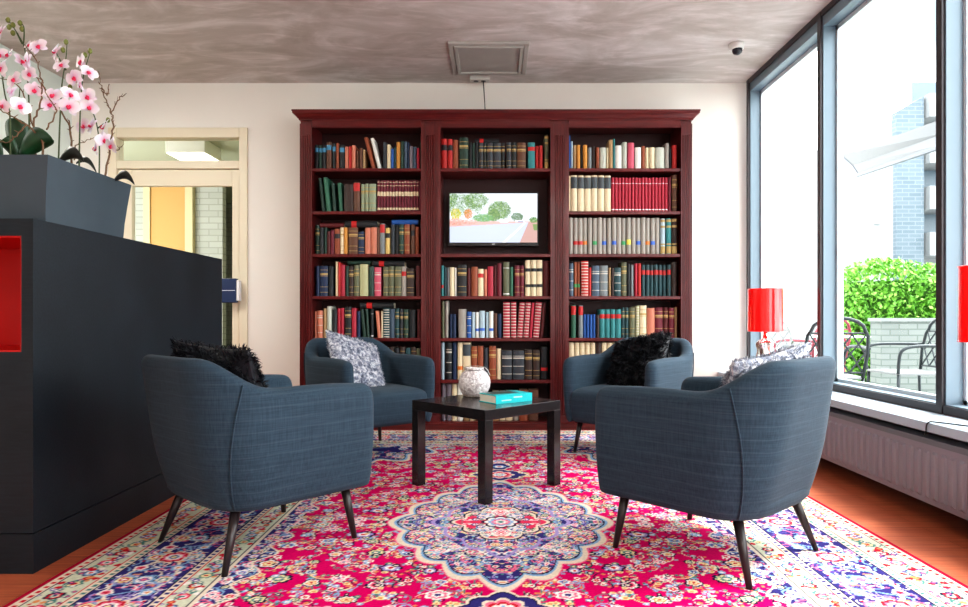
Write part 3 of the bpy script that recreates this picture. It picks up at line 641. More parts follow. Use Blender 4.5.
sizes = sorted([(b[4] - b[3]) * b[5] if b[0] == 'S' else 1 for b in allb], reverse=True)
cut = sizes[min(299, len(sizes) - 1)]
print('books', len(allb), 'cut', cut)
rest = {}
for b in allb:
    if b[0] == 'S':
        _, bay, z0, x0, x1, h, lean, place, p, _, k, ns_ = b
        wd = x1 - x0 - .002; col, dec = p[3], p[4]; d = random.choice((.14, .15, .16, .17))
        if h > .27: d += .03
        ang = math.atan2(float(p[5]) / 4.667 * BF / F, h); h2 = h / math.cos(ang)
        y = YS + (0 if dec in 'cTs' else random.uniform(-.006, .010))
        # lean about the lower corner that stays on the shelf
        if ang < 0: M = Matrix.Translation((x1, y, z0 + .0005)) @ Matrix.Rotation(ang, 4, 'Y') @ Matrix.Translation((-wd/2, 0, 0)); 
        elif ang > 0: M = Matrix.Translation((x0, y, z0 + .0005)) @ Matrix.Rotation(ang, 4, 'Y') @ Matrix.Translation((wd/2, 0, 0))
        else: M = Matrix.Translation(((x0 + x1) / 2, y, z0 + .0005))
        if ang < 0: M = Matrix.Translation((0, 0, 0)) @ M
        if ang:   # keep the pivot corner on the board
            low = min((M @ Vector((sx * wd / 2, 0, 0))).z for sx in (-1, 1)); M = Matrix.Translation((0, 0, z0 + .0005 - low)) @ M
            h2 = h2 * .985
        if (x1 - x0) * h < cut:
            mb = rest.setdefault(col, MB()); mb.M = M; cover_mb(mb, wd, h2, d)
            mb = rest.setdefault('pages', MB()); mb.M = M; mb.box(-wd/2 + .0015, wd/2 - .0015, .004, d - .003, .002, h2 - .003)
            continue
        size = ('tall' if h > .245 else 'short' if h < .185 else 'mid-height') if wd < .055 else 'thick'
        if wd < .020: size = 'slim' if h <= .245 else 'tall slim'
        words_ = [size, CW[col][1], 'book']
        if ang: words_ = [size, 'leaning', CW[col][1], 'book']
        if dec in DECO: words_.append(DECO[dec][2])
        order = (ORD[k] + ' from left') if k < ns_ / 2 else ('last at right' if k == ns_ - 1 else ORD[ns_ - 1 - k] + ' from right')
        lab = ' '.join(words_) + ', ' + order + ", " + place
        if len(lab.split()) > 15: lab = ' '.join(words_[1:]) + ', ' + order + ", " + place
        if len(lab.split()) > 16: lab = ' '.join([w_ for w_ in words_[1:] if w_ != 'leaning']).replace('with ', 'with ') + ', ' + order + ", " + place
        t = thing('book', lab, 'book', (0, 0, 0), 0, 'books on the ' + place); t.matrix_world = M
        mb = MB(); th_ = cover_mb(mb, wd, h2, d); nf0 = len(mb.f)
        if dec in DECO and len(DECO[dec][0]) > 1: deco_mb(mb, wd, h2, DECO[dec][0])
        cv = mb.build('cover', bmat(col), t)
        if len(mb.f) > nf0: cv.data.materials.append(PATCH[DECO[dec][1]]); cv.data.polygons.foreach_set('material_index', [0] * nf0 + [1] * (len(mb.f) - nf0))
        MB().box(-wd/2 + th_, wd/2 - th_, .0045, d - .003, .002, h2 - .003).build('page_block', PAGES, t)
        if dec in DECO and len(DECO[dec][0]) == 1:
            mb = MB(); deco_mb(mb, wd, h2, DECO[dec][0]); mb.build('title_label', PATCH[DECO[dec][1]], t)
    else:
        _, bay, z0, ox, oy, s, base, place, p, stand, _, _ = b
        x0, x1 = bx_(ox + float(p[1]) / s), bx_(ox + float(p[2]) / s); thick = (float(p[4]) - float(p[3])) / s * BF / F
        top = max([st[2] for st in stand if st[1] > x0 + .002 and st[0] < x1 - .002] or [z0]) + .0015
        zlim = (z0 + .332 - .028)
        thick = max(.018, min(thick, zlim - top - .002))
        L = x1 - x0; col, dec = p[5], p[6]
        lab = CW[col][1] + ' book' + (' with red title patch' if dec == 'r' else '') + " lying flat across standing books, " + place
        t = thing('book', lab, 'book', (0, 0, 0), 0, 'books lying flat on the upright rows'); t.matrix_world = Matrix.Translation((x0, YS + .006, top + thick / 2)) @ Matrix.Rotation(PI/2, 4, 'Y')
        mb = MB(); th_ = cover_mb(mb, thick, L, .13); mb.build('cover', bmat(col), t)
        MB().box(-thick/2 + th_, thick/2 - th_, .0045, .127, .003, L - .003).build('page_block', PAGES, t)
        if dec == 'r': mb = MB(); deco_mb(mb, thick, L, [(.20, .36)]); mb.build('title_label', PATCH['red'], t)
if rest:
    keys = list(rest); big = MB(); mi = []
    for k_ in keys: big.v, big.f, nb = big.v, big.f, len(big.f); o_ = len(big.v); big.v += rest[k_].v; big.f += [tuple(i + o_ for i in f) for f in rest[k_].f]; mi += [keys.index(k_)] * len(rest[k_].f)
    o = big.build('books', None); 
    for k_ in keys: o.data.materials.append(PAGES if k_ == 'pages' else bmat(k_))
    o.data.polygons.foreach_set('material_index', mi)
    tag(o, 'slimmest booklets wedged between the bigger books all over the bookcase', 'books', kind='stuff')

# ------------------------------------------------------------------ armchairs
n = NT('blue grey upholstery')
v = n.mapping((1, 1, 1)); a = n.noise(n.mapping((8, 8, 260)), 1, 3); b = n.noise(n.mapping((240, 240, 10)), 1, 3); c = n.noise(v, 5, 4)
wv = n.n('TexWave'); wv.bands_direction = 'Z'; wv.inputs['Scale'].default_value = 7.5; wv.inputs['Distortion'].default_value = .6; wv.inputs['Detail'].default_value = 1; n.l(v, wv.inputs['Vector'])
wr = n.ramp(wv.outputs['Fac'], [(.93, (0, 0, 0)), (1, (.02, .024, .028))])
base = n.ramp(a, [(.3, (.018, .034, .052)), (.7, (.035, .062, .087))])
base = n.mix(.4, base, n.ramp(b, [(.3, (.012, .028, .048)), (.7, (.036, .068, .100))])); base = n.mix(.45, base, wr, 'ADD')
n.color(base); n.b.inputs['Roughness'].default_value = .85; n.b.inputs['Specular IOR Level'].default_value = .25; n.b.inputs['Sheen Weight'].default_value = .06; n.b.inputs['Sheen Roughness'].default_value = .5
n.bump(n.mix(.5, a, b), .25, .002)
FAB = MATS['blue grey upholstery']; LEG = mat('dark brown leg', (.022, .015, .016), .35)

def plan(u, xf, xb, hw, r):
    """point and outward normal on the U outline; u in 0..1 from the right front round the back to the left front"""
    sA = xf - xb - r; sC = 2 * (hw - r); arc = r * PI / 2; tot = 2 * sA + 2 * arc + sC
    s = u * tot
    if s <= sA: return (xf - s, -hw), (0, -1)
    s -= sA
    if s <= arc: a_ = s / r; return (xb + r - r * math.sin(a_), -hw + r - r * math.cos(a_)), (-math.sin(a_), -math.cos(a_))
    s -= arc
    if s <= sC: return (xb, -hw + r + s), (-1, 0)
    s -= sC
    if s <= arc: a_ = s / r; return (xb + r - r * math.cos(a_), hw - r + r * math.sin(a_)), (-math.cos(a_), math.sin(a_))
    s -= arc
    return (xb + r + s, hw), (0, 1)
ZB, HB, HA = .190, .738, .622
def rim(u):
    a_ = abs(u - .5) * 2       # 0 at the back centre, 1 at the arm fronts
    t = min(1, max(0, (a_ - .24) / .34)); t = t * t * (3 - 2 * t)
    h = HB * (1 - t) + HA * t
    h += .006 * math.sin(PI * min(1, max(0, (a_ - .45) / .55)))
    h -= .004 * max(0, (a_ - .85) / .15)
    return h
def shell_pt(u, d, z):
    tz = max(0, (z - ZB) / (HB - ZB))
    (bx0_, by0_), n0 = plan(u, .285, -.262, .300, .14); (tx, ty), n1 = plan(u, .272, -.382, .342, .205)
    bul = .018 * math.sin(PI * min(1, max(0, (z - ZB) / .45)))
    if z < ZB + .03: bul -= .012 * (1 - (z - ZB) / .03)
    px_ = bx0_ + (tx - bx0_) * tz; py_ = by0_ + (ty - by0_) * tz; nx_, ny_ = n0[0] * (1 - tz) + n1[0] * tz, n0[1] * (1 - tz) + n1[1] * tz
    l = math.hypot(nx_, ny_); nx_ /= l; ny_ /= l
    return (px_ + nx_ * (bul - d), py_ + ny_ * (bul - d), z)
def shell_mesh():
    mb = MB(); TH = .082; N = 44; rings = []
    def ring(u, fwd=0, k=1.0, drop=0):
        h = rim(u) - drop; r_ = TH / 2
        prof = [(0, ZB + .004), (0, ZB + .03), (0, .28), (0, .36), (0, .45), (0, h - .075)] + [(r_ - r_ * math.cos(q), h - r_ + r_ * math.sin(q)) for q in [PI * i / 6 for i in range(0, 7)]] + [(TH, h - .09), (TH + .004, .46), (TH + .01, .40), (TH + .01, .30), (TH + .0, ZB + .02)]
        out = []
        for d_, z_ in prof:
            d2 = r_ + (d_ - r_) * k; z2 = z_
            x_, y_, zz = shell_pt(u, d2, z2); out.append((x_ + fwd, y_, zz))
        return out
    ends = []
    for q in (85, 65, 45, 25):
        q = math.radians(q); ends.append((.05 * math.sin(q), max(.12, math.cos(q)), .06 * (1 - math.cos(q)) ))
    for f_, k_, dr_ in ends: rings.append(ring(0, f_ , k_, dr_))
    for i in range(N + 1): rings.append(ring(i / N))
    for f_, k_, dr_ in reversed(ends): rings.append(ring(1, f_, k_, dr_))
    mb.rings(rings, cap=True); return mb
def make_chair():
    t = thing('armchair', 'x', 'armchair')
    shell_mesh().build('backrest', FAB, t, smooth=True, sub=1)
    mb = MB(); rows = []      # seat block: rounded crown top
    for (ins, z) in ((.02, ZB + .0), (.0, ZB + .025), (-.004, .30), (-.004, .375), (.004, .402), (.02, .418), (.06, .428), (.14, .434)):
        xf, xb, hw, r = .335 - ins, -.285 + ins, .268 - ins * .8 + .012 * (z - ZB), .05
        ringp = []
        for cx_, cy_, a0 in ((xf - r, hw - r, 0), (xb + .12, hw - .12, PI/2), (xb + .12, -hw + .12, PI), (xf - r, -hw + r, 3*PI/2)):
            rr = r if cx_ > 0 else .12
            for k in range(5): q = a0 + PI/2 * k / 4; ringp.append((cx_ + rr * math.cos(q), cy_ + rr * math.sin(q), z - (.012 * max(0, cx_ + rr * math.cos(q) - .18) / .15 if z > .4 else 0)))
        rows.append(ringp)
    mb.rings(rows, cap=True); mb.build('seat', FAB, t, smooth=True, sub=1)
    MB().box(-.20, .22, -.19, .19, ZB - .002, ZB + .01).build('base_board', LEG, t)
    for s_ in (0, 1):
        mb = MB(); pts = []
        for i in range(15):
            f = i / 14; u = .285 + .045 * math.sin(f * PI / 2) ; u = u if not s_ else 1 - u
            z = ZB + .02 + (rim(u) - .024 - ZB - .02) * (1 - f); pts.append(shell_pt(u, -.001, z))
        mb.tube(pts, .0032, 6); mb.build('piping', FAB, t, smooth=True)
    for sx in (-1, 1):
        for sy in (-1, 1):
            mb = MB(); a_ = Vector(((.238 if sx > 0 else -.198), sy * (.236 if sx > 0 else .212), ZB + .02)); b_ = Vector((sx * .266, sy * .264, .0)); b_.z = 0
            mb.tube([a_, a_.lerp(b_, .5), b_], [.0185, .015, .0105], 10)
            for i, p in enumerate(mb.v): 
                if p[2] < .012: mb.v[i] = (p[0], p[1], 0.0)
            mb.build('leg', LEG, t, smooth=True)
    return t
RUGZ = .007
chair = make_chair()
def place(o, x, y, deg, label):
    o.location = (x, y, RUGZ + .001); o.rotation_euler = (0, 0, math.radians(deg)); o['label'] = label; o['group'] = 'blue-grey armchairs round the low table'
chairs = [chair, copy_tree(chair), copy_tree(chair), copy_tree(chair)]
place(chairs[0], -.932, 2.63, 48, 'blue-grey tub armchair nearest the reception desk, black cushion behind its backrest rim')
place(chairs[1], .832, 2.525, 132.8, 'blue-grey tub armchair nearest the radiator, silver cushion showing over its back')
place(chairs[2], -.842, 4.38, -49, 'blue-grey tub armchair before the left bay with silver-grey cushion on the seat')
place(chairs[3], .893, 4.38, 229, 'blue-grey tub armchair before the right bay with black shaggy cushion on the seat')

# ------------------------------------------------------------------ cushions
FURB = mat('black fur', (.004, .005, .009), .5, spec=.35, var=.5, vscale=30, sheen=.03)
n = NT('silver plush'); g = n.noise(n.mapping((1, 1, 1)), 42, 4, .6, .8)
n.color(n.ramp(g, [(.36, (.07, .085, .13)), (.48, (.25, .27, .34)), (.60, (.58, .59, .63)), (.8, (.78, .78, .80))])); n.b.inputs['Roughness'].default_value = .7; n.bump(g, .8, .01)
FURS = MATS['silver plush']
def cushion(name, label, loc, rot, S, T, m, tufts, tl, seed):
    r_ = random.Random(seed); N = 30; g = {}
    import mathutils.noise as mn
    mb = MB()
    def surf(u, v, side):
        e = max(0, (1 - abs(u) ** 3.2)) ** .55 * max(0, (1 - abs(v) ** 3.2)) ** .55
        pin = 1 - .07 * (1 - abs(u * v)) * (abs(u) ** 4 + abs(v) ** 4)
        lump = mn.noise(Vector((u * 3.5, v * 3.5, side + seed))) * .018
        return Vector((u * S / 2 * pin, side * (T / 2 * e + .004 + lump * e), v * S / 2 * pin))
    for side in (1, -1):
        mb.rings([[surf(-1 + 2 * i / N, -1 + 2 * j / N, side) for j in range(N + 1)] for i in range(N + 1)], cap=False, close=False)
    # close the rim
    rimp = [(-1 + 2 * i / N, -1) for i in range(N)] + [(1, -1 + 2 * i / N) for i in range(N)] + [(1 - 2 * i / N, 1) for i in range(N)] + [(-1, 1 - 2 * i / N) for i in range(N)]
    mb.rings([[surf(a_, b_, 1) for a_, b_ in rimp], [surf(a_, b_, -1) for a_, b_ in rimp]], cap=False)
    t = thing(name, label, 'cushion', loc); t.rotation_euler = rot
    mb.build('cover', m, t, smooth=True)
    fb = MB()
    for i in range(tufts):
        u, v_, side = r_.uniform(-1, 1), r_.uniform(-1, 1), r_.choice((-1, 1)); p = surf(u, v_, side)
        nrm = Vector((u ** 5, side * (1.05 - max(abs(u), abs(v_)) ** 4), v_ ** 5)).normalized()
        cl = mn.noise_vector(p * 22) ; dirn = (nrm * .75 + cl * 1.3 + Vector([r_.uniform(-.25, .25) for _ in range(3)])).normalized()
        if dirn.dot(nrm) < .1: dirn = (dirn + nrm * .5).normalized()
        sd = dirn.cross(Vector([r_.uniform(-1, 1) for _ in range(3)])).normalized() * tl * .09
        L = tl * r_.uniform(.6, 1.2); c2 = (cl * .4 + Vector((0, 0, -.25))) * L
        q0 = p - nrm * .003; q1 = p + dirn * L * .6; q2 = p + dirn * L + c2
        fb.add([q0 - sd, q0 + sd, q1 + sd * .8, q1 - sd * .8, q2], [(0, 1, 2, 3), (3, 2, 4)])
    # keep face orientation as built
    o = fb.build('fur', m, t); o['kind'] = 'stuff'
    return t
def in_chair(ch, lx, ly, z):
    a_ = ch.rotation_euler.z; return (ch.location.x + lx * math.cos(a_) - ly * math.sin(a_), ch.location.y + lx * math.sin(a_) + ly * math.cos(a_), z)
def cush_rot(ch, lean, roll, yaw): 
    M = Matrix.Rotation(ch.rotation_euler.z + PI/2 + yaw, 4, 'Z') @ Matrix.Rotation(lean, 4, 'X') @ Matrix.Rotation(roll, 4, 'Y'); return M.to_euler()
R = math.radians
SPECS = [
 (0, 'black_fur_cushion', 'black shaggy cushion peeking over the backrest of the armchair by the desk', (-.160, -.050, .560), (R(-18), R(-3), R(6)), .47, .14, FURB, 9000, .024),
 (1, 'silver_plush_cushion', 'silver-grey plush cushion peeking over the backrest of the armchair by the radiator', (-.160, -.02, .535), (R(-18), R(7), R(-4)), .48, .12, FURS, 8000, .018),
 (2, 'silver_plush_cushion', 'silver-grey crushed plush cushion leaning on an arm of the armchair before the left bay', (-.01, -.070, .590), (R(-36), R(20), R(16)), .41, .10, FURS, 7000, .012),
 (3, 'black_fur_cushion', 'black shaggy cushion slumped on the armchair before the right bay', (-.07, .015, .580), (R(-38), R(-16), R(-8)), .42, .13, FURB, 8000, .030)]
for i, nm, lb, l, (le, ro, ya), S, T, m, tf, tl in SPECS:
    cushion(nm, lb, in_chair(chairs[i], *l), cush_rot(chairs[i], le, ro, ya), S, T, m, tf, tl, i * 3.1 + 1)

# ------------------------------------------------------------------ low table and what stands on it
n = NT('black brown table'); g = n.noise(n.mapping((4, 60, 60)), 2, 4)
n.color(n.ramp(g, [(.3, (.010, .009, .010)), (.7, (.020, .018, .019))])); n.b.inputs['Roughness'].default_value = .22; n.b.inputs['Coat Weight'].default_value = .2
TB = MATS['black brown table']
tab = thing('coffee_table', 'small square black table with thick top and four square legs on the rug', 'table', (-.046, 3.50, RUGZ + .001), PI/4)
TZ = .45 - RUGZ - .001
MB().box(-.275, .275, -.275, .275, TZ - .05, TZ).build('tabletop', TB, tab, bevel=.0015)
for sx in (-1, 1):
    for sy in (-1, 1): MB().box(sx * .225, sx * .275, sy * .225, sy * .275, 0, TZ - .05).build('leg', TB, tab, bevel=.001)
TT = .4505
vs = thing('candle_vase', 'round white crackled mosaic lantern with a wire handle on the black table', 'vase', (-.112, 3.66, TT))
n = NT('crackle mosaic'); vo = n.n('TexVoronoi'); vo.inputs['Scale'].default_value = 95; n.l(n.tc.outputs['Object'], vo.inputs['Vector'])
n.color(n.mix(.65, n.ramp(vo.outputs['Distance'], [(.1, (.85, .84, .84)), (.75, (.22, .20, .22))]), n.ramp(vo.outputs['Color'], [(.2, (.38, .34, .36)), (.6, (.85, .84, .85))])))
n.b.inputs['Roughness'].default_value = .3; n.bump(vo.outputs['Distance'], .8, -.004)
n.b.inputs['Emission Color'].default_value = (1, .55, .3, 1); n.b.inputs['Emission Strength'].default_value = .03
pr = [(.045, 0), (.058, .004), (.072, .022), (.084, .05), (.088, .078), (.083, .105), (.070, .128), (.054, .142), (.050, .150), (.052, .158), (.046, .158), (.045, .148), (.064, .128), (.078, .100), (.082, .075), (.066, .02), (.04, .008)]
MB().lathe(pr, seg=40).build('vase_body', MATS['crackle mosaic'], vs, smooth=True)
mb = MB(); mb.tube([(-.052 + 0, 0, .150), (-.058, 0, .158), (-.03, -.004, .166), (.02, -.006, .168), (.055, -.003, .160), (.072, 0, .145), (.085, 0, .115)], .0022, 6)
mb.tube([(.053 * math.cos(a_ * PI / 12), .053 * math.sin(a_ * PI / 12), .147) for a_ in range(25)], .002, 5)
mb.build('wire_handle', mat('pewter wire', (.35, .33, .32), .35, .9), vs)
mb = MB(); mb.lathe([(.019, .009), (.019, .03), (.004, .03)], seg=16); mb.build('tealight', mat('candle glow', (.9, .6, .4), .5, emit=(1, .5, .2), estr=4), vs)
tbk = thing('book', 'thick turquoise book with a dark cover picture lying on the black table', 'book', (.055, 3.455, TT), R(35.6))
TQ = mat('turquoise cover', (.0, .52, .56), .4)
L2, W2, T2 = .115, .075, .043
mb = MB(); mb.box(-L2, L2, -W2, W2, 0, .003); mb.box(-L2, L2, -W2, W2, T2 - .003, T2); mb.box(-L2, L2, -W2, -W2 + .003, .003, T2 - .003); mb.build('cover', TQ, tbk)
MB().box(-L2 + .003, L2 - .003, -W2 + .003, W2 - .004, .003, T2 - .003).build('page_block', mat('page paper light', (.80, .74, .62), .8), tbk)
MB().box(-L2 + .01, L2 - .05, -.03, W2 - .008, T2, T2 + .0006).build('cover_picture', mat('cover picture', (.03, .05, .04), .4, var=.8, vscale=30), tbk)
mb = MB(); mb.box(-.08, -.02, -W2 - .0006, -W2, .012, .018); mb.box(-.005, .05, -W2 - .0006, -W2, .024, .031); mb.build('spine_title', mat('light turquoise print', (.45, .85, .85), .5), tbk)
# ------------------------------------------------------------------ rug, painted cell by cell on a fine grid
def paint_rug():
    cell = .005; HX, HY = 1.515, 2.345
    nx_, ny_ = int(HX / cell), int(HY / cell)
    Y, X = np.meshgrid((np.arange(ny_) + .5) * cell, (np.arange(nx_) + .5) * cell, indexing='ij')    # quarter, from the centre
    r = np.random.RandomState(5)
    CR = lin(212, 4, 100); NVY = lin(58, 52, 118); CRM = lin(232, 216, 196); MINT = lin(214, 216, 192); LB = lin(140, 178, 214); PINK = lin(240, 120, 150); RED = lin(206, 30, 52)
    GRN = lin(80, 136, 130); ORG = lin(226, 150, 96); YEL = lin(236, 220, 170); DK = lin(36, 30, 66); LIL = lin(168, 150, 206); WH = lin(244, 236, 230); VIO = lin(104, 84, 160)
    img = np.empty((ny_, nx_, 3), np.float32); img[:] = CR
    zone = np.zeros((ny_, nx_), int)
    e = np.minimum(HX - X, HY - Y); along = np.where(HX - X < HY - Y, Y, X)
    def setm(m, c): img[m] = c
    def stamp(cx_, cy_, R_, pet, cols, rot=0., inner=.5, mask=None, sx=1., sy=1.):
        x0, x1 = max(0, int((cx_ - R_ * 1.3 * sx) / cell)), min(nx_, int((cx_ + R_ * 1.3 * sx) / cell) + 2)
        y0, y1 = max(0, int((cy_ - R_ * 1.3 * sy) / cell)), min(ny_, int((cy_ + R_ * 1.3 * sy) / cell) + 2)
        if x1 <= x0 or y1 <= y0: return
        dx = (X[y0:y1, x0:x1] - cx_) / sx; dy = (Y[y0:y1, x0:x1] - cy_) / sy; d = np.hypot(dx, dy); th_ = np.arctan2(dy, dx) + rot
        edge = R_ * (.72 + .28 * np.abs(np.cos(th_ * pet / 2)) ** .7)
        q = d / edge; sub = img[y0:y1, x0:x1]; mk = np.ones_like(q, bool) if mask is None else mask[y0:y1, x0:x1]
        st = np.linspace(1, 0, len(cols) + 1)[:-1]
        for s_, c in zip(st, cols): sub[(q < s_) & mk] = c
    def disc(cx_, cy_, R_, c, mask=None):
        stamp(cx_, cy_, R_, 1, [c], mask=mask) if False else None
        x0, x1 = max(0, int((cx_ - R_) / cell)), min(nx_, int((cx_ + R_) / cell) + 2); y0, y1 = max(0, int((cy_ - R_) / cell)), min(ny_, int((cy_ + R_) / cell) + 2)
        if x1 <= x0 or y1 <= y0: return
        q = (X[y0:y1, x0:x1] - cx_) ** 2 + (Y[y0:y1, x0:x1] - cy_) ** 2 < R_ * R_
        if mask is not None: q &= mask[y0:y1, x0:x1]
        img[y0:y1, x0:x1][q] = c
    def vine(p, a, L, curl, wid, c, mask=None, leaf=None):
        x_, y_ = p; s = 0; st = .004; k = 0
        while s < L:
            x_ += st * math.cos(a); y_ += st * math.sin(a); a += curl * st * (1 + 2.2 * s / L); s += st; k += 1
            disc(x_, y_, wid * (1 - .4 * s / L), c, mask)
            if leaf is not None and k % 7 == 0:
                sd = 1 if (k // 7) % 2 else -1
                lx, ly = x_ + sd * .012 * math.cos(a + PI/2), y_ + sd * .012 * math.sin(a + PI/2)
                disc(lx, ly, .0065, leaf[(k // 7) % len(leaf)], mask)
        return x_, y_
    pals = [[DK, WH, PINK, RED, YEL], [DK, CRM, LB, NVY, WH], [WH, LB, VIO, YEL], [DK, WH, ORG, YEL, RED], [CRM, GRN, WH, ORG], [DK, LIL, WH, RED], [WH, PINK, WH, NVY], [DK, YEL, GRN, CRM], [DK, MINT, WH, PINK, RED]]
    # ---- field
    FE = .575
    fld = e > FE
    pts = []
    for it in range(3000):
        p = (r.uniform(0, HX - FE), r.uniform(0, HY - FE))
        if all((p[0]-q[0]) ** 2 + (p[1]-q[1]) ** 2 > .088 ** 2 for q in pts): pts.append(p)
    for p in pts:
        for k in range(4): vine(p, r.uniform(0, 6.28), r.uniform(.07, .17), r.choice([-1, 1]) * r.uniform(9, 20), .0034, [CRM, LB, GRN, DK, YEL][r.randint(5)], fld, [GRN, CRM, LB, ORG])
    for p in pts: stamp(p[0], p[1], r.uniform(.018, .044), r.choice([5, 6, 8]), pals[r.randint(len(pals))], r.uniform(0, 6), mask=fld, sx=r.uniform(.85, 1.25))
    for k in range(520):
        stamp(r.uniform(0, HX - FE), r.uniform(0, HY - FE), r.uniform(.009, .016), 5, [[WH, RED], [LB, WH], [YEL, ORG], [GRN, YEL], [DK, CRM]][r.randint(5)], 0, mask=fld)
    # ---- medallion shape functions
    def lobed(cx_, cy_, ax_, ay_, n_lobe, amp, p=1.25):
        dx = (X - cx_) / ax_; dy = (Y - cy_) / ay_; th_ = np.arctan2(dy, dx)
        base_ = (np.abs(dx) ** p + np.abs(dy) ** p) ** (1 / p)
        return base_ / (1 + amp * np.abs(np.cos(th_ * n_lobe / 2)) - amp)
    q = lobed(0, 0, .46, .70, 16, .10, 1.45)
    setm((q < 1.06), PINK); setm(q < 1.045, CRM); setm(q < .99, LB); setm(q < .965, DK); md = q < .95; setm(md, NVY)
    inner = lobed(0, 0, .30, .44, 12, .12, 1.3)
    for it in range(120):
        p = (r.uniform(0, .44), r.uniform(0, .66))
        for k in range(3): vine(p, r.uniform(0, 6.28), .11, r.choice([-1, 1]) * r.uniform(10, 26), .0040, [CRM, LB, LIL, VIO, PINK, WH][r.randint(6)], md, [GRN, PINK, LB, YEL])
        stamp(p[0], p[1], r.uniform(.012, .032), 6, pals[r.randint(len(pals))], 0, mask=md)
    setm((inner > .94) & (inner < 1.0), LIL)
    q3 = lobed(0, 0, .20, .235, 10, .16, 1.35); setm(q3 < 1.10, DK); setm(q3 < 1.05, CRM); m3 = q3 < .98; setm(m3, lin(226, 60, 100))
    for it in range(40):
        p = (r.uniform(.02, .17), r.uniform(.02, .2)); vine(p, r.uniform(0, 6.28), .09, 18, .0036, [WH, LB, YEL][r.randint(3)], m3, [GRN, WH]); stamp(p[0], p[1], .020, 6, pals[r.randint(len(pals))], 0, mask=m3)
    stamp(0, 0, .085, 8, [DK, WH, LB, PINK, WH, GRN], 0)
    # pendants beyond the medallion's tips
    q4 = lobed(0, .86, .15, .13, 8, .15, 1.4); setm(q4 < 1.1, CRM); setm(q4 < 1.0, DK); m4 = q4 < .95; setm(m4, NVY); stamp(0, .86, .085, 8, [CRM, PINK, RED, WH, LB, YEL], 0)
    q4 = lobed(0, 1.07, .07, .10, 6, .15, 1.3); setm(q4 < 1.1, CRM); setm(q4 < .95, NVY); stamp(0, 1.06, .04, 6, [LB, WH, RED], 0)
    # ---- corner spandrels
    cx0, cy0 = HX - FE, HY - FE
    dx = (cx0 - X) / .52; dy = (cy0 - Y) / .62; th_ = np.arctan2(dy, dx)
    qs = np.hypot(dx, dy) / (1 + .10 * np.cos(th_ * 14)); sp_ = fld & (qs < 1)
    setm(fld & (qs < 1.05), CRM); setm(sp_, LB); setm(fld & (qs < .96), DK); ms_ = fld & (qs < .94); setm(ms_, NVY)
    for it in range(46):
        p = (cx0 - r.uniform(0, .48), cy0 - r.uniform(0, .58)); vine(p, r.uniform(0, 6.28), .13, r.choice([-1, 1]) * 15, .0042, [CRM, LB, PINK][r.randint(3)], ms_, [GRN, PINK, LB]); stamp(p[0], p[1], r.uniform(.022, .038), 6, pals[r.randint(len(pals))], 0, mask=ms_)
    # scalloped edge of the field
    sc_ = fld & (e < FE + .075 + .028 * np.cos(along * 2 * PI / .19)); setm(fld & (e < FE + .085 + .028 * np.cos(along * 2 * PI / .19)), CRM); setm(sc_, NVY)
    for it in range(240):
        if it % 2: p = (HX - FE - r.uniform(0, .10), r.uniform(0, HY - FE))
        else: p = (r.uniform(0, HX - FE), HY - FE - r.uniform(0, .10))
        vine(p, r.uniform(0, 6.28), .09, r.choice([-1, 1]) * 18, .0042, [CRM, LIL, PINK, WH, LB][r.randint(5)], sc_, [GRN, PINK, LB, WH]); stamp(p[0], p[1], r.uniform(.014, .028), 5, pals[r.randint(len(pals))], 0, mask=sc_)
    # ---- borders
    def band(a_, b_, c): m = (e >= a_) & (e < b_); img[m] = c; return m
    band(0, .022, lin(176, 12, 56)); g1 = band(.022, .052, CRM); img[g1 & ((along * 1000 // 18).astype(int) % 2 == 0) & (np.abs(e - .037) < .006)] = RED
    b1 = band(.052, .165, MINT); l1 = band(.052, .056, DK); band(.165, .172, RED); band(.172, .20, CRM); band(.20, .206, DK)
    bm_ = band(.206, .435, NVY); band(.435, .441, DK); band(.441, .465, CRM); band(.465, .471, RED); b2_ = band(.471, .555, MINT); band(.555, .56, DK); band(.56, .575, CRM)
    img[(e > .178) & (e < .194) & ((along * 1000 // 16).astype(int) % 2 == 0)] = GRN
    img[(e > .446) & (e < .460) & ((along * 1000 // 16).astype(int) % 2 == 0)] = NVY
    def edgepts(off, step, ph=0):
        out = []
        t_ = ph
        while t_ < HY - off: out.append((HX - off, t_, 1)); t_ += step
        t_ = ph
        while t_ < HX - off: out.append((t_, HY - off, 0)); t_ += step
        return out
    def side_xy(off, t_, vert): return (HX - off, t_) if vert else (t_, HY - off)
    for off, mk, stp, sc2 in ((.108, b1, .095, .030), (.513, b2_, .085, .024)):
        for vert in (1, 0):
            lim = (HY if vert else HX) - off; t_ = 0; prev = None
            while t_ < lim:
                o_ = off + sc2 * .9 * math.sin(t_ * 2 * PI / (stp * 2)); disc(*side_xy(o_, t_, vert), .0045, [GRN, RED][0], mk); t_ += .004
        for i, (x_, y_, vv) in enumerate(edgepts(off, stp)):
            stamp(x_, y_, sc2 * 1.05, 6, [[DK, RED, CRM, NVY], [RED, PINK, WH, GRN], [NVY, LB, WH, RED], [GRN, YEL, RED]][i % 4], .3 * i, mask=mk)
        for i, (x_, y_, vv) in enumerate(edgepts(off, stp, stp / 2)):
            s_ = (.6 if i % 2 else -.6) * sc2; xx, yy = (x_ + s_, y_) if vv else (x_, y_ + s_); stamp(xx, yy, sc2 * .55, 4, [[RED, ORG], [VIO, WH], [GRN, CRM]][i % 3], 0, mask=mk)
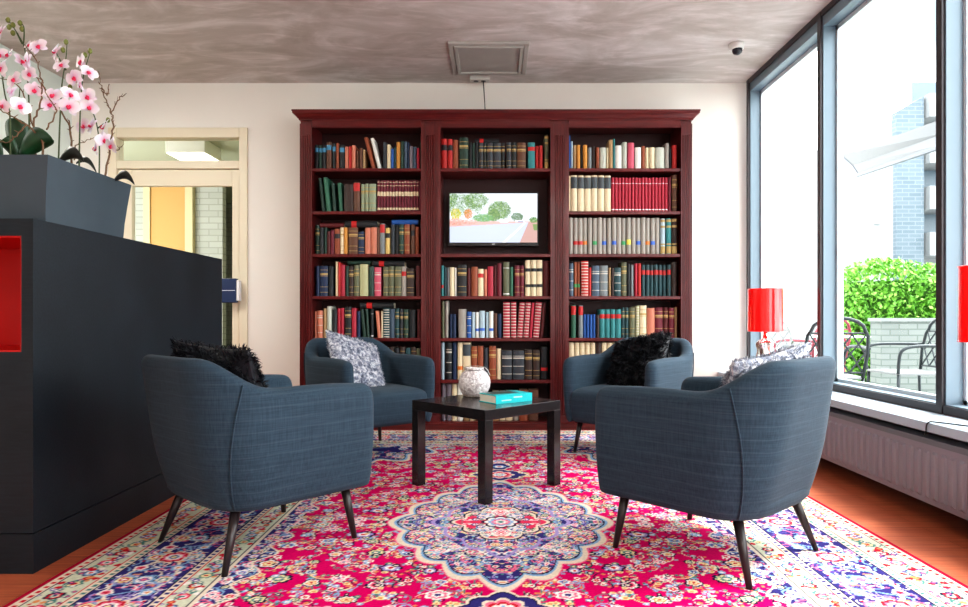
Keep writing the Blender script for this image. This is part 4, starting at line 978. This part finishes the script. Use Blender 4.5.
    # main border: cartouches linked by cream arabesques
    for vert in (1, 0):
        lim = (HY if vert else HX) - .32; t_ = 0
        while t_ < (HY if vert else HX) - .22:
            for sg, c in ((1, CRM), (-1, CRM)):
                o_ = .32 + sg * .085 * abs(math.sin(t_ * PI / .42)) ** .7; disc(*side_xy(o_, t_, vert), .0060, c, bm_)
            o_ = .32 + .075 * math.sin(t_ * 2 * PI / .21); disc(*side_xy(o_, t_, vert), .0048, LB, bm_); t_ += .004
        k = 0; t_ = .0
        while t_ < lim:
            cx_, cy_ = side_xy(.32, t_, vert)
            for s_ in (-1, 1):
                for a0 in (0, PI):
                    aa = a0 + (PI/2 if vert else 0); vine((cx_, cy_), aa + s_ * .5, .22, s_ * 12, .005, [LIL, PINK, CRM, LB][(k + (s_ > 0)) % 4], bm_, [GRN, RED, ORG, LB, WH])
            stamp(cx_, cy_, .062 if k % 2 == 0 else .046, 8 if k % 2 == 0 else 6, [[CRM, RED, PINK, WH, NVY, YEL], [DK, LB, WH, VIO, PINK]][k % 2], 0, mask=bm_)
            t_ += .21; k += 1
        t_ = .105; k = 0
        while t_ < lim:
            for o_ in (.255, .385):
                stamp(*side_xy(o_, t_, vert), .026, 5, [[WH, PINK, RED], [LB, WH, ORG], [YEL, RED, WH], [CRM, GRN, WH]][k % 4], k, mask=bm_); k += 1
            t_ += .105
    for it in range(900):
        vv = r.rand() < .6; t_ = r.uniform(0, HY if vv else HX); o_ = r.uniform(.21, .43); p = side_xy(o_, t_, vv)
        vine(p, r.uniform(0, 6.28), r.uniform(.04, .09), r.choice([-1, 1]) * r.uniform(14, 30), .0040, [CRM, LIL, WH, LB, PINK, VIO][r.randint(6)], bm_ & (img[..., 0] < .1), None)
    for it in range(700):
        vv = r.rand() < .6; t_ = r.uniform(0, HY if vv else HX); o_ = r.choice([r.uniform(.055, .16), r.uniform(.475, .55)]); p = side_xy(o_, t_, vv)
        stamp(p[0], p[1], r.uniform(.007, .014), 4, [[RED], [GRN, CRM], [VIO, WH], [ORG], [WH], [NVY, PINK]][r.randint(6)], 0, mask=b1 | b2_)
    full = np.concatenate([img[:, ::-1], img], 1); full = np.concatenate([full[::-1], full], 0)
    full *= (1 + .22 * (rng.rand(*full.shape[:2], 1) - .5)).astype(np.float32)
    full *= .92
    return full, HX, HY
img, HX, HY = paint_rug()
n = NT('rug pile'); ca = n.n('Attribute'); ca.attribute_name = 'paint'; n.color(ca.outputs['Color'])
n.b.inputs['Roughness'].default_value = .95; n.b.inputs['Specular IOR Level'].default_value = .05
g = n.noise(n.mapping((1, 1, 1)), 320, 3); n.bump(g, .35, .003)
rug = thing('rug', 'large crimson and navy floral oriental rug with medallion on the wood floor', 'rug', (.025, 5.205 - HY, 0))
painted('rug_pile', img, -HX, HX, -HY, HY, RUGZ, n.m, rug)
mb = MB(); mb.box(-HX, HX, -HY, HY, .0005, RUGZ - .0008); mb.build('rug_backing', mat('rug edge', (.42, .01, .06), .9), rug)
mb = MB()
for i in range(170):
    x_ = -HX + (i + .5) * 2 * HX / 170
    mb.box(x_ - .003, x_ + .003, HY, HY + .016, .001, .006)
mb.build('fringe', mat('cream fringe', (.75, .68, .58), .9), rug)

# ------------------------------------------------------------------ radiator and things on the sill
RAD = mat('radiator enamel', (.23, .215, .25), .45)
rad = thing('radiator', 'long ribbed white panel radiator under the window sill', 'radiator', (1.85, 0, 0))
ry0, ry1, rz0, rz1 = .6, 4.95, .085, .352
mb = MB(); rows = []; y_ = ry0 + .03; prof_ = []
while y_ < ry1 - .03:
    prof_ += [(0.006, y_), (0.006, y_ + .020), (-.004, y_ + .028), (-.004, y_ + .047)]; y_ += .055
def rr(z, k): return [((x_ if k else .006), yy, z) for x_, yy in prof_]
mb.rings([rr(rz0, 0), rr(rz0 + .022, 0), rr(rz0 + .034, 1), rr(rz1 - .05, 1), rr(rz1 - .038, 0), rr(rz1, 0)], cap=False, close=False)
mb.box(.0065, .03, ry0, ry1, rz0, rz1); mb.box(.0, .0062, ry0, ry0 + .032, rz0, rz1); mb.box(.0, .0062, ry1 - .03, ry1, rz0, rz1); mb.box(.055, .08, ry0, ry1, rz0, rz1)
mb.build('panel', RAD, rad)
mb = MB(); mb.box(.0, .002, ry0, ry1, rz1 - .012, rz1 + .012); mb.box(.09, .092, ry0, ry1, rz1 - .01, rz1 + .012)
for k in range(5): mb.box(.008 + k * .018, .016 + k * .018, ry0, ry1, rz1 + .006, rz1 + .012)
mb.build('top_grille', mat('grille enamel', (.12, .13, .15), .4), rad)
for yy in (1.0, 2.6, 4.3):
    mb = MB(); mb.box(.08, .2495, yy, yy + .03, .30, .33); mb.build('bracket', RAD, rad)
def red_lamp(x, y, label):
    t = thing('table_lamp', label, 'lamp', (x, y, .431), 0, 'red-shaded lamps on the window sill')
    mb = MB(); mb.rings([[(r_ * math.cos(2*PI*k/40), r_ * math.sin(2*PI*k/40), z) for k in range(40)] for r_, z in ((.119, .355), (.117, .655), (.114, .655), (.116, .355))] , cap=False)
    mb.rings([[(r_ * math.cos(2*PI*k/40), r_ * math.sin(2*PI*k/40), .355) for k in range(40)] for r_ in (.116, .119)], cap=False)
    mb.build('lamp_shade', mat('red gloss shade', (.80, .004, .004), .18, coat=.6, emit=(.9, .0, .0), estr=.30), t, smooth=False)
    for z in (.355, .655):
        mb = MB(); mb.tube([(.119 * math.cos(2*PI*k/40), .119 * math.sin(2*PI*k/40), z) for k in range(41)], .0025, 6); mb.build('shade_rim', mat('red gloss shade', (1, 0, 0)), t)
    prof_ = [(.07, 0), (.072, .008), (.055, .016), (.025, .03), (.02, .06), (.035, .10), (.055, .14), (.058, .18), (.045, .215), (.052, .24), (.060, .262), (.05, .285), (.022, .30), (.012, .32), (.012, .40)]
    mb = MB(); 
    rg = []
    for i, (r_, z) in enumerate(prof_):
        rg.append([(r_ * (1 + .16 * math.cos(5 * 2*PI*k/40 + z * 22) * (1 if .03 < z < .29 else 0)) * math.cos(2*PI*k/40), r_ * (1 + .16 * math.cos(5 * 2*PI*k/40 + z * 22) * (1 if .03 < z < .29 else 0)) * math.sin(2*PI*k/40), z) for k in range(40)])
    mb.rings(rg); mb.build('lamp_base', mat('polished silver', (.78, .76, .75), .12, 1.0), t, smooth=True, sub=1)
    mb = MB(); 
    for k in range(3): mb.tube([(0, 0, .60), (.115 * math.cos(k*2.094), .115 * math.sin(k*2.094), .64)], .002, 5)
    mb.tube([(0, 0, .40), (0, 0, .60)], .006, 8); mb.build('shade_support', mat('polished silver', (1, 1, 1)), t)
    mb = MB(); mb.ball((0, 0, .47), .028, .028, .04); mb.build('bulb', mat('bulb glass', (.9, .9, .88), .3), t, smooth=True)
    return t
red_lamp(1.925, 4.76, 'red drum-shaded lamp with twisted silver base in the window corner by the wall')
red_lamp(1.972, 2.64, 'red drum-shaded lamp at the picture edge on the near stretch of sill')
mb = MB(); cp = smooth_path([(1.972, 2.72, .434), (1.93, 2.80, .434), (1.885, 2.86, .4345), (1.868, 2.87, .434), (1.858, 2.875, .42), (1.857, 2.88, .385), (1.862, 2.9, .37)], 6); mb.tube(cp, .003, 6)
tag(mb.build('lamp_cord', mat('black rubber', (.012, .012, .012), .5), smooth=True), 'black lamp cord curling over the sill edge', 'cord')

# ------------------------------------------------------------------ ceiling fittings
v1 = thing('ceiling_vent', 'square off-white ventilation panel set in the ceiling above the bookcase', 'vent', (-.045, 5.06, H))
VM = mat('vent enamel', (.42, .40, .37), .6)
mb = MB(); a_ = .29; b_ = .315
for s0, s1 in ((.29, .255), (.25, .225)):
    zz = -.02 if s0 > .27 else -.028
    mb.box(-s0, s0, -s0 * 1.08, -s1 * 1.08, zz, 0); mb.box(-s0, s0, s1 * 1.08, s0 * 1.08, zz, 0); mb.box(-s0, -s1, -s1 * 1.08, s1 * 1.08, zz, 0); mb.box(s1, s0, -s1 * 1.08, s1 * 1.08, zz, 0)
mb.build('vent_frame', VM, v1, bevel=.004)
MB().box(-.224, .224, -.242, .242, -.016, -.001).build('vent_panel', mat('vent panel', (.36, .345, .32), .7, var=.1, vscale=8), v1)
ob = thing('junction_box', 'small white socket box on the ceiling with a dark cable', 'socket', (-.125, 5.46, H))
MB().box(-.08, .08, -.04, .04, -.035, 0).build('box_body', mat('white socket plastic', (.62, .60, .56), .5), ob, bevel=.006)
for dx in (-.03, .03): mb = MB(); mb.lathe([(.020, -.0365), (.020, -.035)], (dx, 0, 0), 16); mb.build('socket', mat('socket grey', (.12, .12, .12), .5), ob)
mb = MB(); mb.tube(smooth_path([(-.095, 5.46, H - .036), (-.094, 5.455, H - .06), (-.088, 5.45, 2.70), (-.082, 5.46, 2.60), (-.078, 5.48, ZTOP + .02)], 6), .0042, 6)
tag(mb.build('power_cable', mat('black rubber', (0, 0, 0))), 'black cable hanging from the ceiling socket down behind the cornice', 'cable')
dc = thing('security_camera', 'small white dome security camera on the ceiling near the glass front', 'camera', (1.735, 4.80, H))
MB().lathe([(.052, 0), (.052, -.02), (.050, -.038), (.038, -.042)], seg=28).build('housing', mat('white camera plastic', (.75, .74, .72), .4), dc, smooth=True)
mb = MB(); mb.lathe([(.036, -.040), (.036, -.052), (.030, -.068), (.018, -.078), (.003, -.082)], (0.004, -.004, 0), seg=24); mb.build('dome', mat('smoked dome', (.02, .02, .03), .1), dc, smooth=True)

# ------------------------------------------------------------------ outside the glass
n = NT('pale paving'); br = n.n('TexBrick'); br.inputs['Scale'].default_value = 1; br.inputs['Brick Width'].default_value = .4; br.inputs['Row Height'].default_value = .4; br.offset = 0
br.inputs['Color1'].default_value = (.30, .32, .31, 1); br.inputs['Color2'].default_value = (.34, .35, .345, 1); br.inputs['Mortar'].default_value = (.45, .46, .45, 1); br.inputs['Mortar Size'].default_value = .008
n.l(n.tc.outputs['Object'], br.inputs['Vector']); n.color(br.outputs['Color']); n.b.inputs['Roughness'].default_value = .8
struct('ground_outside', MB().box(XR + .2, 60, -20, 60, -.12, -.02), n.m)
def brickmat(name, c1, c2, mo, bw=.21, bh=.07):
    n = NT(name); br = n.n('TexBrick'); br.inputs['Scale'].default_value = 1; br.inputs['Brick Width'].default_value = bw; br.inputs['Row Height'].default_value = bh; br.inputs['Mortar Size'].default_value = bh * .12
    br.inputs['Color1'].default_value = (*c1, 1); br.inputs['Color2'].default_value = (*c2, 1); br.inputs['Mortar'].default_value = (*mo, 1)
    cx = n.n('CombineXYZ'); sp = n.n('SeparateXYZ'); ad = n.n('Math', operation='ADD'); n.l(n.tc.outputs['Object'], sp.inputs[0]); n.l(sp.outputs['X'], ad.inputs[0]); n.l(sp.outputs['Y'], ad.inputs[1]); n.l(ad.outputs[0], cx.inputs['X']); n.l(sp.outputs['Z'], cx.inputs['Y'])
    n.l(cx.outputs[0], br.inputs['Vector']); n.color(br.outputs['Color']); n.b.inputs['Roughness'].default_value = .85; return n.m
gw = thing('garden_wall', 'low pale brick wall standing before the hedge outside', 'wall', (4.45, 7.7, -.02))
MB().box(0, 5.5, 0, .22, 0, .86).build('wall_bricks', brickmat('garden brick', (.15, .17, .16), (.18, .20, .19), (.11, .13, .12)), gw)
MB().box(-.02, 5.5, -.02, .24, .86, .90).build('coping', mat('coping stone', (.20, .22, .21), .8), gw)
# hedge: leafy mass
hg = thing('hedge', 'bright green leafy hedge behind the pale garden wall', 'hedge', (4.55, 8.4, -.02))
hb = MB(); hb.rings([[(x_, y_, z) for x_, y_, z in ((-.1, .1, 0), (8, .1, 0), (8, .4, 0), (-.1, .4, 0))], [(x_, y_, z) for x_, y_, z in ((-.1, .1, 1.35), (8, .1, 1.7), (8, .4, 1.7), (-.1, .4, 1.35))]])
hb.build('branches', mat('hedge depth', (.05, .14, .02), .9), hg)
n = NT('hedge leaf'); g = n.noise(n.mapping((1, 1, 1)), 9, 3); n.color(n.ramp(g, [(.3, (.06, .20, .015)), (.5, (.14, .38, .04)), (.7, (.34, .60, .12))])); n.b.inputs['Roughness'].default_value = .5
hl = MB(); rr_ = random.Random(3)
for i in range(17000):
    x_ = rr_.uniform(-.2, 5.0); hz = 1.38 + .045 * x_ + .10 * math.sin(x_ * 2.3) + .06 * math.sin(x_ * 5.1); f = rr_.random()
    if f < .75: p = Vector((x_, .08 - rr_.random() * .16, rr_.uniform(.02, hz)))
    else: p = Vector((x_, rr_.uniform(0, .45), hz + rr_.uniform(-.05, .14)))
    a_ = Vector([rr_.uniform(-1, 1) for _ in range(3)]).normalized(); b_ = a_.cross(Vector([rr_.uniform(-1, 1) for _ in range(3)])).normalized(); s_ = rr_.uniform(.022, .045)
    hl.add([p - a_ * s_, p + b_ * s_ * .55, p + a_ * s_, p - b_ * s_ * .55], [(0, 1, 2, 3)])
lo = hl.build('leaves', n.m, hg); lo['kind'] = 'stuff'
# buildings
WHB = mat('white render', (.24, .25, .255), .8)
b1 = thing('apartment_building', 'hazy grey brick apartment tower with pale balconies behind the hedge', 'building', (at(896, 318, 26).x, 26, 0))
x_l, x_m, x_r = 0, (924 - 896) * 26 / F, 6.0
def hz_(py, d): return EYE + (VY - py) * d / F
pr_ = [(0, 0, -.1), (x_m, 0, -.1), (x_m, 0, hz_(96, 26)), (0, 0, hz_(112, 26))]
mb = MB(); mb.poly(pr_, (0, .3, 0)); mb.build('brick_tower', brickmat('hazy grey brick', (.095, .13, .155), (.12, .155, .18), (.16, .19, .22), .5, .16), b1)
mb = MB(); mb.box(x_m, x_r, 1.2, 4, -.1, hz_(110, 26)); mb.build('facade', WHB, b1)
for k in range(4):
    z0 = hz_(252 - k * 46, 26)
    mb = MB(); mb.box(x_m + .1, x_r - .5, -.2, 1.2, z0 - .15, z0 + .75); mb.build('balcony', WHB, b1)
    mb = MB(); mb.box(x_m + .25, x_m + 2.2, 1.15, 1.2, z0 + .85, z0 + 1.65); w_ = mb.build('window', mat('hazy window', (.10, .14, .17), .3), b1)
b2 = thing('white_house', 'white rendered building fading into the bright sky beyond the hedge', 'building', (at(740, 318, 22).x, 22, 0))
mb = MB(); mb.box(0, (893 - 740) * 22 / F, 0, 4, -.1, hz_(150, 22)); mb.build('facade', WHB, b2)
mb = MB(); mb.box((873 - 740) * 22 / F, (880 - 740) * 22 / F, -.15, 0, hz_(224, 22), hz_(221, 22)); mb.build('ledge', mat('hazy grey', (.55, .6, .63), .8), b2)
# awning canopy on an arm
aw = thing('patio_awning', 'white sloping fabric awning with a dark front bar outside the glass', 'awning', (3.4, 6.4, 0))
p0, p1 = at(841, 155, 6.6), at(945, 118, 5.2); q0, q1 = at(858, 174, 6.3), at(945, 144, 5.0)
mb = rel(MB(), aw); m0 = (p0 + q0) / 2 + Vector((.03, 0, -.01)); m1 = (p1 + q1) / 2 + Vector((.03, 0, -.01)); mb.rings([[p0, p1], [m0, m1], [q0, q1]], cap=False, close=False)
o = mb.build('canopy', mat('awning cloth', (.17, .175, .18), .8), aw); so = o.modifiers.new('Solid', 'SOLIDIFY'); so.thickness = .01
mb = rel(MB(), aw); mb.tube([q0 + Vector((0, 0, -.01)), q1 + Vector((0, 0, -.01))], .020, 8); mb.tube([p0, m0, q0], .008, 6); mb.build('front_bar', mat('awning bar', (.12, .13, .15), .4, .5), aw)
mb = rel(MB(), aw); pe = q1 + Vector((.9, -.7, .12)); mb.tube([q1, (q1 + pe) / 2, Vector((pe.x, pe.y, pe.z)), Vector((pe.x, pe.y, -.02))], .03, 8); mb.rings([[p1, q1], [pe + Vector((0, 0, .4)), pe]], cap=False, close=False); mb.build('post', mat('awning post', (.5, .5, .52), .4, .5), aw)
# patio furniture
PM = mat('cast aluminium', (.035, .042, .046), .45, .5); PR = mat('pinkish cast metal', (.25, .04, .06), .45, .3); PW = mat('pale cast metal', (.20, .205, .21), .4, .3)
def patio_chair(m, label):
    t = thing('patio_chair', label, 'chair', group='metal chairs on the terrace')
    mb = MB(); n_ = 12      # back hoop
    hoop = [(-.22 - .02, -.21, .43), (-.27, -.235, .62), (-.30, -.225, .76)] + [(-.31 - .01 * math.sin(a_ * PI / 8), -.20 * math.cos(a_ * PI / 8), .80 + .10 * math.sin(a_ * PI / 8)) for a_ in range(9)] + [(-.30, .225, .76), (-.27, .235, .62), (-.24, .21, .43)]
    mb.tube(hoop, .014, 8); mb.build('back_frame', m, t, smooth=True)
    mb = MB()
    for s_ in (-1, 1):
        for yy in (-.21, -.105, 0, .105):
            y0_, y1_ = (yy, yy + .105) if s_ > 0 else (yy + .105, yy)
            for (za, zb2) in ((.47, .62), (.62, .77)):
                mb.tube([(-.24 - (za - .43) * .2, y0_, za), (-.24 - (zb2 - .43) * .2, y1_, zb2)], .007, 5)
    mb.tube([(-.305, -.2, .78), (-.305, .2, .78)], .008, 6); mb.tube([(-.25, -.22, .47), (-.25, .22, .47)], .008, 6)
    mb.build('lattice', m, t)
    mb = MB(); mb.box(-.24, .24, -.23, .23, .415, .437); mb.build('seat', PW, t, bevel=.008)
    for s_ in (-1, 1):
        mb = MB(); mb.tube(smooth_path([(-.29, s_ * .235, .66), (-.1, s_ * .265, .665), (.12, s_ * .27, .66), (.22, s_ * .265, .62), (.235, s_ * .25, .52), (.23, s_ * .235, .43)], 4), .014, 8); mb.build('armrest', m, t, smooth=True)
        mb = MB(); mb.tube([(.22, s_ * .225, .42), (.23, s_ * .23, .2), (.25, s_ * .24, 0)], [.014, .013, .012], 8); mb.build('leg', m, t, smooth=True)
        mb = MB(); mb.tube([(-.23, s_ * .215, .43), (-.24, s_ * .22, .2), (-.29, s_ * .23, 0)], [.014, .013, .012], 8); mb.build('leg', m, t, smooth=True)
    return t
def put(o, x, y, deg): o.location = (x, y, -.019); o.rotation_euler = (0, 0, math.radians(deg))
put(patio_chair(PM, 'dark metal patio chair seen from behind its lattice back, nearest the hedge gap'), 2.70, 5.50, 84)
put(patio_chair(PM, 'dark metal patio chair turned sideways before the pale garden wall'), 3.62, 5.85, 180)
put(patio_chair(PR, 'pink-red metal patio chair beyond the far window pane'), 3.35, 7.1, 110)
put(patio_chair(PW, 'pale metal patio chair just outside the corner window'), 2.62, 6.55, 240)
pt2 = thing('patio_table', 'round glass-topped metal patio table between the terrace chairs', 'table', (3.15, 6.30, -.019))
mb = MB(); mb.lathe([(.34, .72), (.35, .725), (.34, .73)], seg=32); mb.build('tabletop', mat('frosted glass', (.72, .80, .78), .2), pt2)
mb = MB(); mb.tube([(0, 0, .04), (0, 0, .72)], .025, 10); mb.build('pole', PM, pt2)
for k in range(4):
    a_ = k * PI / 2 + .4; mb = MB(); mb.tube([(0, 0, .12), (.15 * math.cos(a_), .15 * math.sin(a_), .08), (.28 * math.cos(a_), .28 * math.sin(a_), .012)], .012, 8); mb.build('foot', PM, pt2)
